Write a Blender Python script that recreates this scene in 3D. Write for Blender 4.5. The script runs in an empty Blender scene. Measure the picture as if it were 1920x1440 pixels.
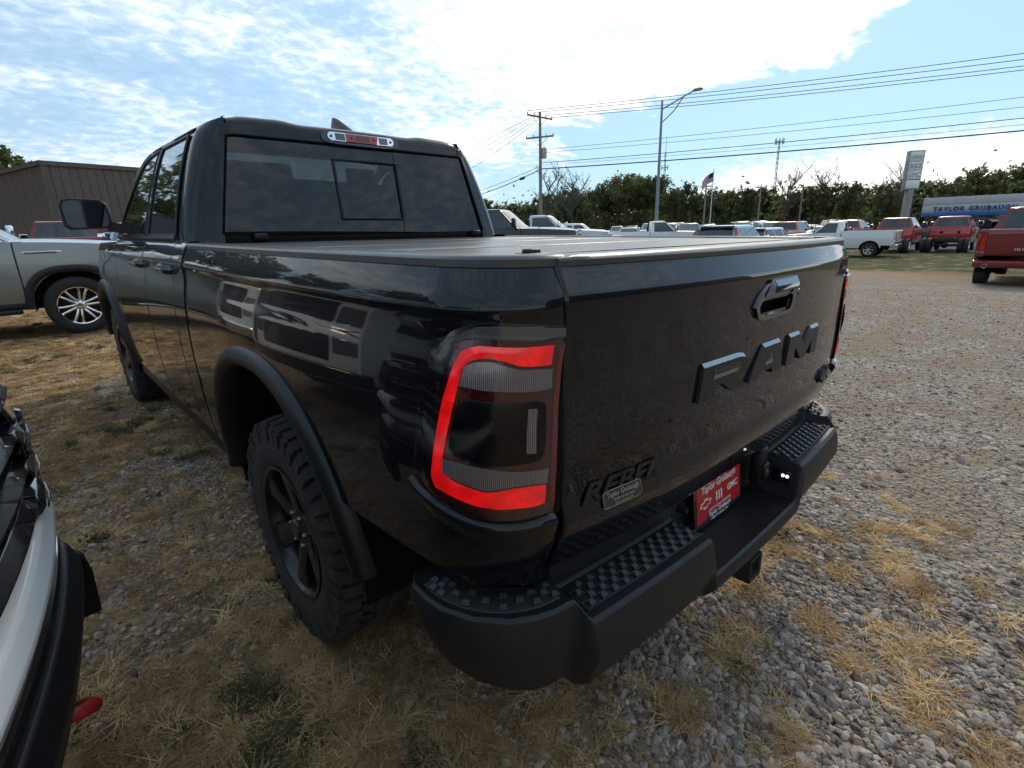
import bpy, bmesh, math, random
import numpy as np
from mathutils import Vector, Matrix
random.seed(7); rng = np.random.default_rng(11)
SC = bpy.context.scene
COL = SC.collection

# ------------------------------------------------------------------ camera
CAM_POS = (-1.5039, -0.5965, 1.4394)
YAW, PITCH, ROLL = 0.74323, 0.28845, -0.02789
cam_data = bpy.data.cameras.new("camera")
cam = bpy.data.objects.new("camera", cam_data); COL.objects.link(cam)
cam_data.sensor_fit = 'HORIZONTAL'; cam_data.sensor_width = 36.0
cam_data.lens = 975.95 / 1920 * 36.0
cam_data.clip_start = 0.02; cam_data.clip_end = 6000
_f = Vector((math.sin(YAW)*math.cos(PITCH), math.cos(YAW)*math.cos(PITCH), -math.sin(PITCH)))
_r = Vector((math.cos(YAW), -math.sin(YAW), 0)); _u = _r.cross(_f)
_r2 = _r*math.cos(ROLL) + _u*math.sin(ROLL); _u2 = -_r*math.sin(ROLL) + _u*math.cos(ROLL)
M3 = Matrix((_r2, _u2, -_f)).transposed()
cam.matrix_world = Matrix.Translation(CAM_POS) @ M3.to_4x4()
SC.camera = cam

# ------------------------------------------------------------------ sky and sun
SUN_HEAD, SUN_EL = math.radians(72), math.radians(38)      # compass heading from +y towards +x
world = bpy.data.worlds.new("World"); SC.world = world; world.use_nodes = True
wn, wl = world.node_tree.nodes, world.node_tree.links
wn.clear()
def N(t, **k):
    n = wn.new(t)
    for a, b in k.items(): setattr(n, a, b)
    return n
w_out = N('ShaderNodeOutputWorld'); w_bg = N('ShaderNodeBackground')
sky = N('ShaderNodeTexSky'); sky.sky_type = 'NISHITA'; sky.sun_disc = False
sky.sun_elevation = SUN_EL; sky.sun_rotation = SUN_HEAD
sky.air_density = 1.0; sky.dust_density = 0.6; sky.ozone_density = 1.0
def wmath(op, a, b=None, c=None, clamp=False):
    n = N('ShaderNodeMath', operation=op, use_clamp=clamp)
    for i, v in enumerate((a, b, c)):
        if v is None: continue
        if isinstance(v, (int, float)): n.inputs[i].default_value = v
        else: wl.new(v, n.inputs[i])
    return n.outputs[0]
def wramp(x, a, b, lo=0.0, hi=1.0):
    n = N('ShaderNodeMapRange', interpolation_type='SMOOTHSTEP')
    wl.new(x, n.inputs[0])
    n.inputs[1].default_value = a; n.inputs[2].default_value = b
    n.inputs[3].default_value = lo; n.inputs[4].default_value = hi
    return n.outputs[0]
tc = N('ShaderNodeTexCoord'); sep = N('ShaderNodeSeparateXYZ'); wl.new(tc.outputs['Generated'], sep.inputs[0])
zc = wmath('MAXIMUM', sep.outputs[2], 0.0)
den = wmath('ADD', zc, 0.20)
cx = wmath('DIVIDE', sep.outputs[0], den); cy = wmath('DIVIDE', sep.outputs[1], den)
comb = N('ShaderNodeCombineXYZ'); wl.new(cx, comb.inputs[0]); wl.new(cy, comb.inputs[1])
def cloud_noise(scale, detail, rough, dist=0.0, off=(0, 0, 0), rot=0.0, sc=(1, 1, 1)):
    m = N('ShaderNodeMapping'); wl.new(comb.outputs[0], m.inputs[0])
    m.inputs['Location'].default_value = off; m.inputs['Rotation'].default_value = (0, 0, rot); m.inputs['Scale'].default_value = sc
    n = N('ShaderNodeTexNoise', noise_dimensions='2D'); wl.new(m.outputs[0], n.inputs['Vector'])
    n.inputs['Scale'].default_value = scale; n.inputs['Detail'].default_value = detail
    n.inputs['Roughness'].default_value = rough; n.inputs['Distortion'].default_value = dist
    return n.outputs[0]
n_big = cloud_noise(0.55, 2, 0.5, 0.4, (3.1, 1.7, 0))
n_mid = cloud_noise(1.7, 5, 0.60, 0.3, (0.4, 5.2, 0), 0.75, (1.0, 1.2, 1))
n_rip = cloud_noise(15.0, 3, 0.6, 0.3, (7.4, 0.2, 0), 0.9, (1.0, 1.25, 1))
def wdot(v):
    n = N('ShaderNodeVectorMath', operation='DOT_PRODUCT'); wl.new(tc.outputs['Generated'], n.inputs[0]); n.inputs[1].default_value = v; return n.outputs['Value']
# a long open lane of blue sky slanting up between two cloud banks, above the dealership
def pix_dir(px, py): return (M3 @ Vector(((px-960)/975.95, -(py-720)/975.95, -1))).normalized()
lane_n = pix_dir(1120, 300).cross(pix_dir(1960, 10)).normalized()
if lane_n.dot(pix_dir(1300, 20)) < 0: lane_n = -lane_n
lane = wmath('ADD', wdot(lane_n), wmath('MULTIPLY', wmath('SUBTRACT', n_mid, 0.5), 0.14))
ahead = wramp(wdot(pix_dir(1700, 120)), 0.72, 0.90)
hole = wmath('MULTIPLY', wmath('MULTIPLY', wramp(lane, 0.075, 0.03), wramp(lane, -0.15, -0.05)), ahead)
bank = wmath('MULTIPLY', wramp(lane, 0.03, 0.10), wramp(wdot(pix_dir(1330, 20)), 0.86, 0.985))
cov = wmath('ADD', 0.54, wmath('MULTIPLY', wmath('SUBTRACT', n_big, 0.5), 0.8))
cov = wmath('ADD', cov, wmath('MULTIPLY', wmath('SUBTRACT', n_mid, 0.5), 0.80))
cov = wmath('ADD', cov, wmath('MULTIPLY', wmath('SUBTRACT', n_rip, 0.5), 0.60))
low = wramp(zc, 0.02, 0.20, 0.50, 0.0)
cov = wmath('ADD', wmath('ADD', cov, wmath('MULTIPLY', hole, -0.60)), wmath('ADD', low, wmath('MULTIPLY', bank, 0.34)))
mask = wramp(cov, 0.08, 0.92, 0.56, 1.0)
thick = wramp(cov, 0.40, 1.0)
c_lit = N('ShaderNodeMix', data_type='RGBA'); wl.new(thick, c_lit.inputs[0])
c_lit.inputs[6].default_value = (0.41, 0.57, 0.73, 1); c_lit.inputs[7].default_value = (0.89, 0.885, 0.875, 1)
# brighter towards the veiled sun
sdir = Vector((math.sin(SUN_HEAD)*math.cos(SUN_EL), math.cos(SUN_HEAD)*math.cos(SUN_EL), math.sin(SUN_EL)))
vd = N('ShaderNodeVectorMath', operation='DOT_PRODUCT'); wl.new(tc.outputs['Generated'], vd.inputs[0]); vd.inputs[1].default_value = sdir
glow = wramp(vd.outputs['Value'], -0.3, 0.95, 0.90, 1.15)
c_g = N('ShaderNodeVectorMath', operation='SCALE'); wl.new(c_lit.outputs[2], c_g.inputs[0]); wl.new(glow, c_g.inputs['Scale'])
sk_s = N('ShaderNodeVectorMath', operation='MULTIPLY'); wl.new(sky.outputs[0], sk_s.inputs[0]); sk_s.inputs[1].default_value = (0.046, 0.070, 0.082)
mixc = N('ShaderNodeMix', data_type='RGBA'); wl.new(mask, mixc.inputs[0]); wl.new(sk_s.outputs[0], mixc.inputs[6]); wl.new(c_g.outputs[0], mixc.inputs[7])
wl.new(mixc.outputs[2], w_bg.inputs[0]); w_bg.inputs[1].default_value = 1.0
wl.new(w_bg.outputs[0], w_out.inputs[0])
sun_data = bpy.data.lights.new("sun", 'SUN'); sun_data.energy = 1.5; sun_data.angle = math.radians(12)
sun_data.color = (1.0, 0.86, 0.68)
sun = bpy.data.objects.new("sun", sun_data); COL.objects.link(sun)
sun.rotation_mode = 'QUATERNION'; sun.rotation_quaternion = (-sdir).to_track_quat('-Z', 'Y')
sun.location = (0, 0, 30)

SC.view_settings.view_transform = 'Standard'; SC.view_settings.look = 'None'
SC.view_settings.exposure = 0.45; SC.view_settings.gamma = 1.0; SC.view_settings.use_curve_mapping = False
world.cycles.sampling_method = 'MANUAL'; world.cycles.sample_map_resolution = 256
SC.cycles.max_bounces = 5; SC.cycles.diffuse_bounces = 2; SC.cycles.glossy_bounces = 4
SC.cycles.transmission_bounces = 4; SC.cycles.transparent_max_bounces = 8
SC.cycles.adaptive_threshold = 0.03; SC.cycles.use_denoising = True; SC.cycles.caustics_reflective = False; SC.cycles.caustics_refractive = False
# ------------------------------------------------------------------ helpers
def lerp(a, b, t): return a + (b-a)*t
def sstep(a, b, x):
    t = min(max((x-a)/(b-a), 0.0), 1.0); return t*t*(3-2*t)
def pch(xs, ys):
    xs = np.array(xs, float); ys = np.array(ys, float); n = len(xs)
    h = np.diff(xs); d = np.diff(ys)/h; m = np.zeros(n)
    for i in range(1, n-1):
        if d[i-1]*d[i] > 0: m[i] = 2*d[i-1]*d[i]/(d[i-1]+d[i])
    m[0] = d[0]; m[-1] = d[-1]
    def f(x):
        x = min(max(x, xs[0]), xs[-1]); i = min(max(int(np.searchsorted(xs, x))-1, 0), n-2)
        t = (x-xs[i])/h[i]
        return float((1+2*t)*(1-t)**2*ys[i] + t*(1-t)**2*h[i]*m[i] + t*t*(3-2*t)*ys[i+1] + t*t*(t-1)*h[i]*m[i+1])
    return f
class MB:
    """collects vertices and faces for one mesh object"""
    def __init__(s): s.v = []; s.f = []
    def add(s, vs, fs):
        o = len(s.v); s.v += [tuple(map(float, p)) for p in vs]; s.f += [tuple(i+o for i in f) for f in fs]; return s
    def grid(s, P, close_u=False, close_v=False, flip=False):
        nu, nv = len(P), len(P[0]); vs = [p for row in P for p in row]; fs = []
        for i in range(nu if close_u else nu-1):
            for j in range(nv if close_v else nv-1):
                a, b = i*nv+j, i*nv+(j+1) % nv; c, d = ((i+1) % nu)*nv+(j+1) % nv, ((i+1) % nu)*nv+j
                fs.append((a, d, c, b) if flip else (a, b, c, d))
        return s.add(vs, fs)
    def loft(s, rings, closed=True, cap=True):
        n = len(rings[0]); o = len(s.v); s.grid(rings, close_v=closed)
        if cap:
            s.f.append(tuple(o+i for i in range(n-1, -1, -1))); m = o+(len(rings)-1)*n
            s.f.append(tuple(m+i for i in range(n)))
        return s
    def box(s, x0, x1, y0, y1, z0, z1, b=0.0):
        if x0 > x1: x0, x1 = x1, x0
        if y0 > y1: y0, y1 = y1, y0
        if z0 > z1: z0, z1 = z1, z0
        if b <= 0:
            vs = [(x, y, z) for z in (z0, z1) for y in (y0, y1) for x in (x0, x1)]
            return s.add(vs, [(0, 2, 3, 1), (4, 5, 7, 6), (0, 1, 5, 4), (2, 6, 7, 3), (0, 4, 6, 2), (1, 3, 7, 5)])
        def ring(ix, iz):
            c = b*0.3
            return [(x0+ix+b, y0+ix, iz), (x1-ix-b, y0+ix, iz), (x1-ix-c, y0+ix+c, iz), (x1-ix, y0+ix+b, iz), (x1-ix, y1-ix-b, iz), (x1-ix-c, y1-ix-c, iz),
                    (x1-ix-b, y1-ix, iz), (x0+ix+b, y1-ix, iz), (x0+ix+c, y1-ix-c, iz), (x0+ix, y1-ix-b, iz), (x0+ix, y0+ix+b, iz), (x0+ix+c, y0+ix+c, iz)]
        k = b*0.3
        return s.loft([ring(b*.7, z0), ring(k, z0+k), ring(0, z0+b), ring(0, z1-b), ring(k, z1-k), ring(b*.7, z1)])
    def tube(s, pts, r, n=8, cap=True):
        pts = [Vector(p) for p in pts]; rings = []; rs = r if isinstance(r, (list, tuple)) else [r]*len(pts)
        up = None
        for i, p in enumerate(pts):
            t = (pts[min(i+1, len(pts)-1)]-pts[max(i-1, 0)]).normalized()
            if up is None:
                up = Vector((0, 0, 1)) if abs(t.z) < .9 else Vector((1, 0, 0))
            a = t.cross(up).normalized(); b = a.cross(t).normalized(); up = b
            rings.append([p+(a*math.cos(2*math.pi*k/n)+b*math.sin(2*math.pi*k/n))*rs[i] for k in range(n)])
        return s.loft(rings, cap=cap)
    def lathe(s, prof, n, axis='y', c=(0, 0, 0), cap=False):
        rings = []
        for k in range(n):
            a = 2*math.pi*k/n; ca, sa = math.cos(a), math.sin(a); row = []
            for r, h in prof:
                if axis == 'y': row.append((c[0]+r*ca, c[1]+h, c[2]+r*sa))
                elif axis == 'x': row.append((c[0]+h, c[1]+r*ca, c[2]+r*sa))
                else: row.append((c[0]+r*ca, c[1]+r*sa, c[2]+h))
            rings.append(row)
        return s.grid(rings, close_u=True)
    def prism(s, poly, fn, d0, d1):
        """poly in 2D; fn(a,b,d) gives the 3D point"""
        n = len(poly); o = len(s.v)
        s.v += [tuple(fn(a, b, d0)) for a, b in poly]+[tuple(fn(a, b, d1)) for a, b in poly]
        s.f.append(tuple(o+i for i in range(n-1, -1, -1))); s.f.append(tuple(o+n+i for i in range(n)))
        for i in range(n):
            j = (i+1) % n; s.f.append((o+i, o+j, o+n+j, o+n+i))
        return s
    def mesh(s, name, sharp=35, flat=False, fix=True):
        me = bpy.data.meshes.new(name); me.from_pydata(s.v, [], s.f)
        if fix:
            bm = bmesh.new(); bm.from_mesh(me); bmesh.ops.remove_doubles(bm, verts=bm.verts, dist=1e-5)
            bmesh.ops.recalc_face_normals(bm, faces=bm.faces); bm.to_mesh(me); bm.free()
        if not flat:
            me.shade_smooth(); me.set_sharp_from_angle(angle=math.radians(sharp))
        me.update(); return me
    def build(s, name, mat, parent=None, sharp=35, flat=False, fix=True, bevel=0.0):
        return put(name, s.mesh(name, sharp, flat, fix), mat, parent, bevel)
def put(name, me, mat, parent=None, bevel=0.0):
    o = bpy.data.objects.new(name, me); COL.objects.link(o)
    if mat is not None and not me.materials: me.materials.append(mat)
    if parent is not None: o.parent = parent
    if bevel > 0:
        m = o.modifiers.new('bevel', 'BEVEL'); m.width = bevel; m.segments = 2; m.limit_method = 'ANGLE'; m.angle_limit = math.radians(32)
    return o
def tag(o, label, cat, group=None):
    o['label'] = label; o['category'] = cat
    if group: o['group'] = group
    return o
def setting(o, kind='structure', label=None, cat=None):
    o['kind'] = kind
    if label: o['label'] = label
    if cat: o['category'] = cat
    return o
def thing(name, label, cat, loc=(0, 0, 0), rz=0.0, group=None):
    o = bpy.data.objects.new(name, None); COL.objects.link(o); o.empty_display_size = .2
    o.location = loc; o.rotation_euler = (0, 0, rz)
    return tag(o, label, cat, group)
def copy_tree(o, parent=None):
    c = o.copy(); COL.objects.link(c); c.parent = parent
    for ch in list(o.children): copy_tree(ch, c)
    return c
def text_mesh(txt, size, depth=0.0, shear=0.0, align='CENTER', space=1.0, bold=0.0):
    cu = bpy.data.curves.new('text', 'FONT'); cu.body = txt; cu.size = size; cu.extrude = depth; cu.shear = shear
    cu.align_x = align; cu.align_y = 'BOTTOM_BASELINE'; cu.space_character = space; cu.resolution_u = 3; cu.offset = bold
    o = bpy.data.objects.new('text', cu); COL.objects.link(o)
    dg = bpy.context.evaluated_depsgraph_get(); dg.update()
    me = bpy.data.meshes.new_from_object(o.evaluated_get(dg)); bpy.data.objects.remove(o); bpy.data.curves.remove(cu)
    return me
def map_mesh(me, fn):
    for v in me.vertices: v.co = fn(v.co)
    me.update(); return me
def terrain(x, y):
    return -0.52*sstep(6, 30, x)*(1-.62*sstep(8, 40, y))+.14*sstep(1.5, 6.0, y)*sstep(4.5, .5, x)

# ------------------------------------------------------------------ materials
def mat_new(name):
    m = bpy.data.materials.new(name); m.use_nodes = True; n = m.node_tree.nodes; l = m.node_tree.links
    return m, n, l, n['Principled BSDF']
def noise_node(n, l, scale, detail=4, rough=.55, coord='Object', dist=0.0):
    tcn = n.new('ShaderNodeTexCoord'); t = n.new('ShaderNodeTexNoise'); l.new(tcn.outputs[coord], t.inputs['Vector'])
    t.inputs['Scale'].default_value = scale; t.inputs['Detail'].default_value = detail; t.inputs['Roughness'].default_value = rough
    t.inputs['Distortion'].default_value = dist
    return t.outputs[0]
def ramp(n, l, x, stops):
    r = n.new('ShaderNodeValToRGB'); l.new(x, r.inputs[0]); e = r.color_ramp.elements
    while len(e) < len(stops): e.new(.5)
    for k, (p, c) in enumerate(stops):
        e[k].position = p; e[k].color = (c[0], c[1], c[2], 1) if not isinstance(c, (int, float)) else (c, c, c, 1)
    return r.outputs[0]
def bump(n, l, b, h, strength, dist=.01):
    bn = n.new('ShaderNodeBump'); bn.inputs['Strength'].default_value = strength; bn.inputs['Distance'].default_value = dist
    l.new(h, bn.inputs['Height']); l.new(bn.outputs[0], b.inputs['Normal'])
def plain(name, col, rough=.5, metal=0.0, var=0.0, vscale=20, bmp=0.0, bscale=200, spec=.5, coat=0.0, crough=.03, emit=None, es=1.0):
    m, n, l, b = mat_new(name)
    b.inputs['Base Color'].default_value = (*col, 1); b.inputs['Roughness'].default_value = rough; b.inputs['Metallic'].default_value = metal
    b.inputs['Specular IOR Level'].default_value = spec
    b.inputs['Coat Weight'].default_value = coat; b.inputs['Coat Roughness'].default_value = crough
    if var > 0:
        x = noise_node(n, l, vscale, 5, .6)
        c = ramp(n, l, x, [(.3, [k*(1-var) for k in col]), (.7, [min(1, k*(1+var)) for k in col])])
        l.new(c, b.inputs['Base Color'])
        r = ramp(n, l, x, [(.3, max(0, rough-var*.25)), (.7, min(1, rough+var*.25))]); l.new(r, b.inputs['Roughness'])
    if bmp > 0: bump(n, l, b, noise_node(n, l, bscale, 3, .6), bmp, .002)
    if emit: b.inputs['Emission Color'].default_value = (*emit, 1); b.inputs['Emission Strength'].default_value = es
    return m
def paint(name, col, metal=.35, flake=.35, dirt=.12, spec=.5, cior=1.5):
    m, n, l, b = mat_new(name); b.inputs['Specular IOR Level'].default_value = spec
    x = noise_node(n, l, 6, 6, .6)
    c = ramp(n, l, x, [(.35, col), (.75, [lerp(k, .22, dirt*.35) for k in col])]); l.new(c, b.inputs['Base Color'])
    b.inputs['Metallic'].default_value = metal; b.inputs['Roughness'].default_value = flake
    b.inputs['Coat Weight'].default_value = 1.0; b.inputs['Coat IOR'].default_value = cior
    cr = ramp(n, l, x, [(.4, .024), (.8, .028+dirt*.35)]); l.new(cr, b.inputs['Coat Roughness'])
    return m
def glass_mat(name, tint, refl=1.0, rough=.0, f0=.05):
    m = bpy.data.materials.new(name); m.use_nodes = True; n = m.node_tree.nodes; l = m.node_tree.links; n.clear()
    o = n.new('ShaderNodeOutputMaterial'); tr = n.new('ShaderNodeBsdfTransparent'); tr.inputs[0].default_value = (*tint, 1)
    g = n.new('ShaderNodeBsdfGlossy'); g.inputs['Roughness'].default_value = rough; g.inputs[0].default_value = (refl, refl, refl, 1)
    lw = n.new('ShaderNodeLayerWeight'); lw.inputs[0].default_value = .5; pw = n.new('ShaderNodeMath'); pw.operation = 'POWER'; l.new(lw.outputs['Facing'], pw.inputs[0]); pw.inputs[1].default_value = 5
    fr = n.new('ShaderNodeMath'); fr.operation = 'MULTIPLY_ADD'; l.new(pw.outputs[0], fr.inputs[0]); fr.inputs[1].default_value = .92; fr.inputs[2].default_value = f0; mx = n.new('ShaderNodeMixShader')
    l.new(fr.outputs[0], mx.inputs[0]); l.new(tr.outputs[0], mx.inputs[1]); l.new(g.outputs[0], mx.inputs[2]); l.new(mx.outputs[0], o.inputs[0])
    return m
MT = {}
MT['ram_paint'] = paint('ram_paint', (.0030, .0038, .0065), .0, .35, .008, .06, 1.44)
MT['gloss_black'] = plain('gloss_black', (.006, .006, .007), .12, coat=1.0)
MT['shut_line'] = plain('shut_line', (.004, .004, .004), .9, spec=.1)
MT['plastic'] = plain('black_plastic', (.0105, .011, .012), .46, var=.25, vscale=60, bmp=.18, bscale=900, spec=.4)
MT['plastic_fine'] = plain('black_trim', (.008, .0085, .0095), .42, var=.2, vscale=40, bmp=.08, bscale=1200, spec=.4)
MT['cover'] = plain('tonneau_vinyl', (.045, .046, .048), .30, var=.12, vscale=30, bmp=.06, bscale=700, spec=.7)
MT['rubber'] = plain('tyre_rubber', (.018, .018, .018), .78, var=.3, vscale=25, bmp=.2, bscale=150)
MT['rubber_dusty'] = plain('tyre_rubber_dusty', (.030, .028, .025), .85, var=.5, vscale=14, bmp=.2, bscale=150)
MT['rim_black'] = plain('black_rim', (.012, .012, .013), .32, metal=.4, coat=.3)
MT['chrome'] = plain('chrome', (.82, .83, .85), .06, metal=1.0)
MT['alloy'] = plain('alloy', (.55, .56, .58), .22, metal=1.0)
MT['steel'] = plain('bare_steel', (.20, .20, .21), .4, metal=1.0, var=.2)
MT['dark_metal'] = plain('dark_underbody', (.012, .011, .010), .75, var=.4, vscale=12)
MT['liner'] = plain('wheel_liner', (.008, .008, .008), .95, spec=.1)
MT['privacy'] = glass_mat('privacy_glass', (.055, .06, .065))
MT['windshield'] = glass_mat('windshield_glass', (.62, .74, .70))
MT['side_tint'] = glass_mat('side_glass', (.10, .11, .11))
MT['interior'] = plain('interior_black', (.016, .016, .017), .7)
MT['far_glass'] = plain('vehicle_glass', (.012, .015, .016), .03, spec=.7, coat=.6)
MT['far_wind'] = plain('windshield_far', (.055, .075, .075), .03, spec=.8, coat=.6)
MT['red_lens'] = plain('red_lens', (.42, .008, .010), .12, coat=1.0)
MT['red_dark'] = plain('dark_red_lens', (.045, .003, .005), .12, coat=1.0)
MT['red_lit'] = plain('lit_red_light_guide', (.40, .004, .004), .15, coat=1.0, emit=(1.0, .006, .008), es=.50)
MT['clear_lens'] = plain('clear_lens', (.22, .21, .20), .12, metal=.5, coat=1.0)
MT['lens_smoke'] = plain('smoked_lens', (.02, .004, .005), .06, coat=1.0)
MT['head_lens'] = plain('headlamp_lens', (.30, .31, .33), .05, metal=.6, coat=1.0)
MT['white_paint'] = paint('white_paint', (.74, .75, .75), .0, .4, .08)
MT['grey_paint'] = paint('grey_green_paint', (.235, .255, .245), .55, .38, .08)
MT['silver_paint'] = paint('silver_paint', (.46, .50, .53), .6, .36, .08)
MT['black_paint'] = paint('black_paint', (.008, .0075, .0075), .2, .35, .01, .2)
MT['red_paint'] = paint('red_paint', (.42, .018, .014), .1, .35, .06)
MT['maroon_paint'] = paint('deep_red_paint', (.17, .008, .014), .35, .32, .06)
MT['tan_paint'] = paint('tan_gold_paint', (.28, .20, .11), .3, .4, .1)
MT['blue_paint'] = paint('pale_blue_paint', (.30, .42, .55), .4, .35, .06)
MT['navy_paint'] = paint('dark_blue_grey_paint', (.05, .06, .075), .4, .35, .1)
MT['letter_white'] = plain('white_print', (.78, .78, .78), .5)
MT['plate_red'] = plain('plate_red', (.52, .016, .022), .35, coat=.4)
MT['hook_red'] = plain('red_tow_hook', (.42, .018, .018), .45, var=.15, vscale=30)
MT['screw'] = plain('screw_metal', (.5, .46, .36), .3, metal=1.0)
MT['lamp_white'] = plain('lit_white_lamp', (.9, .9, .9), .3, emit=(1, 1, 1), es=1.8)
MT['badge_dark'] = plain('badge_dark_grey', (.030, .031, .033), .30, metal=.7, coat=.3)
MT['badge_edge'] = plain('satin_badge', (.026, .026, .028), .36, metal=.5)
MT['sticker_line'] = plain('sticker_print', (.34, .31, .25), .4)
MT['side_tint_opaque'] = plain('tinted_side_glass', (.006, .008, .009), .015, spec=.6, coat=1.0)
MT['lens_grey'] = plain('grey_lens', (.07, .07, .075), .12, coat=1.0)
MT['mirror'] = plain('mirror_glass', (.035, .042, .055), .03, metal=.9)
MT['lug'] = plain('tread_rubber', (.0135, .014, .0155), .42, bmp=.15, bscale=900)
MT['lug_base'] = plain('tread_base', (.0105, .011, .012), .5, bmp=.2, bscale=900)
def rib_lens():
    m, n, l, b = mat_new('ribbed_clear_lens')
    tcn = n.new('ShaderNodeTexCoord'); w = n.new('ShaderNodeTexWave'); w.wave_type = 'BANDS'; w.bands_direction = 'DIAGONAL'
    mp = n.new('ShaderNodeMapping'); mp.inputs['Scale'].default_value = (1, -1, 0); l.new(tcn.outputs['Object'], mp.inputs[0]); l.new(mp.outputs[0], w.inputs['Vector'])
    w.inputs['Scale'].default_value = 120; w.inputs['Distortion'].default_value = 0
    l.new(ramp(n, l, w.outputs[1], [(.2, (.09, .075, .075)), (.8, (.24, .22, .215))]), b.inputs['Base Color'])
    b.inputs['Metallic'].default_value = .3; b.inputs['Roughness'].default_value = .25; b.inputs['Coat Weight'].default_value = 1.0
    bump(n, l, b, w.outputs[1], .4, .002)
    return m
MT['clear_rib'] = rib_lens()
MT['sensor_black'] = plain('sensor_window_black', (.004, .004, .005), .15, spec=.25)
MT['red_mid'] = plain('deep_red_reflector', (.13, .004, .006), .15, coat=1.0)
MT['lamp_cover'] = glass_mat('clear_lamp_cover', (.95, .95, .95), f0=.014)
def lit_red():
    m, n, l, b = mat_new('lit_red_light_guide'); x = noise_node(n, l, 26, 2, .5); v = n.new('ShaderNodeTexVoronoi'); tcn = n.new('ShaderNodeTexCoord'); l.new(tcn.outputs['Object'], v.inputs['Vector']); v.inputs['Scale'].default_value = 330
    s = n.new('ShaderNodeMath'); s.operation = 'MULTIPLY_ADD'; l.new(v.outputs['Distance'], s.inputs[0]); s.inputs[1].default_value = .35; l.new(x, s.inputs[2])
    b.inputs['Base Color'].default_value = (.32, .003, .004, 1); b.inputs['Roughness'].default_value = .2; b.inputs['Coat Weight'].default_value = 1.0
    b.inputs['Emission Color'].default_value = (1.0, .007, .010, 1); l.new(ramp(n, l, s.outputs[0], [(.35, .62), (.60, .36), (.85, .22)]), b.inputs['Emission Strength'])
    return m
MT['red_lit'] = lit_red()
MT['letter_highlight'] = plain('letter_highlight_metal', (.34, .35, .36), .28, metal=1.0)  # pale metal for the highlights painted onto the badge letters
MT['dark_chrome'] = plain('dark_chrome', (.22, .23, .25), .12, metal=1.0)
MT['chrome_mirror'] = MT['chrome']
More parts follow.
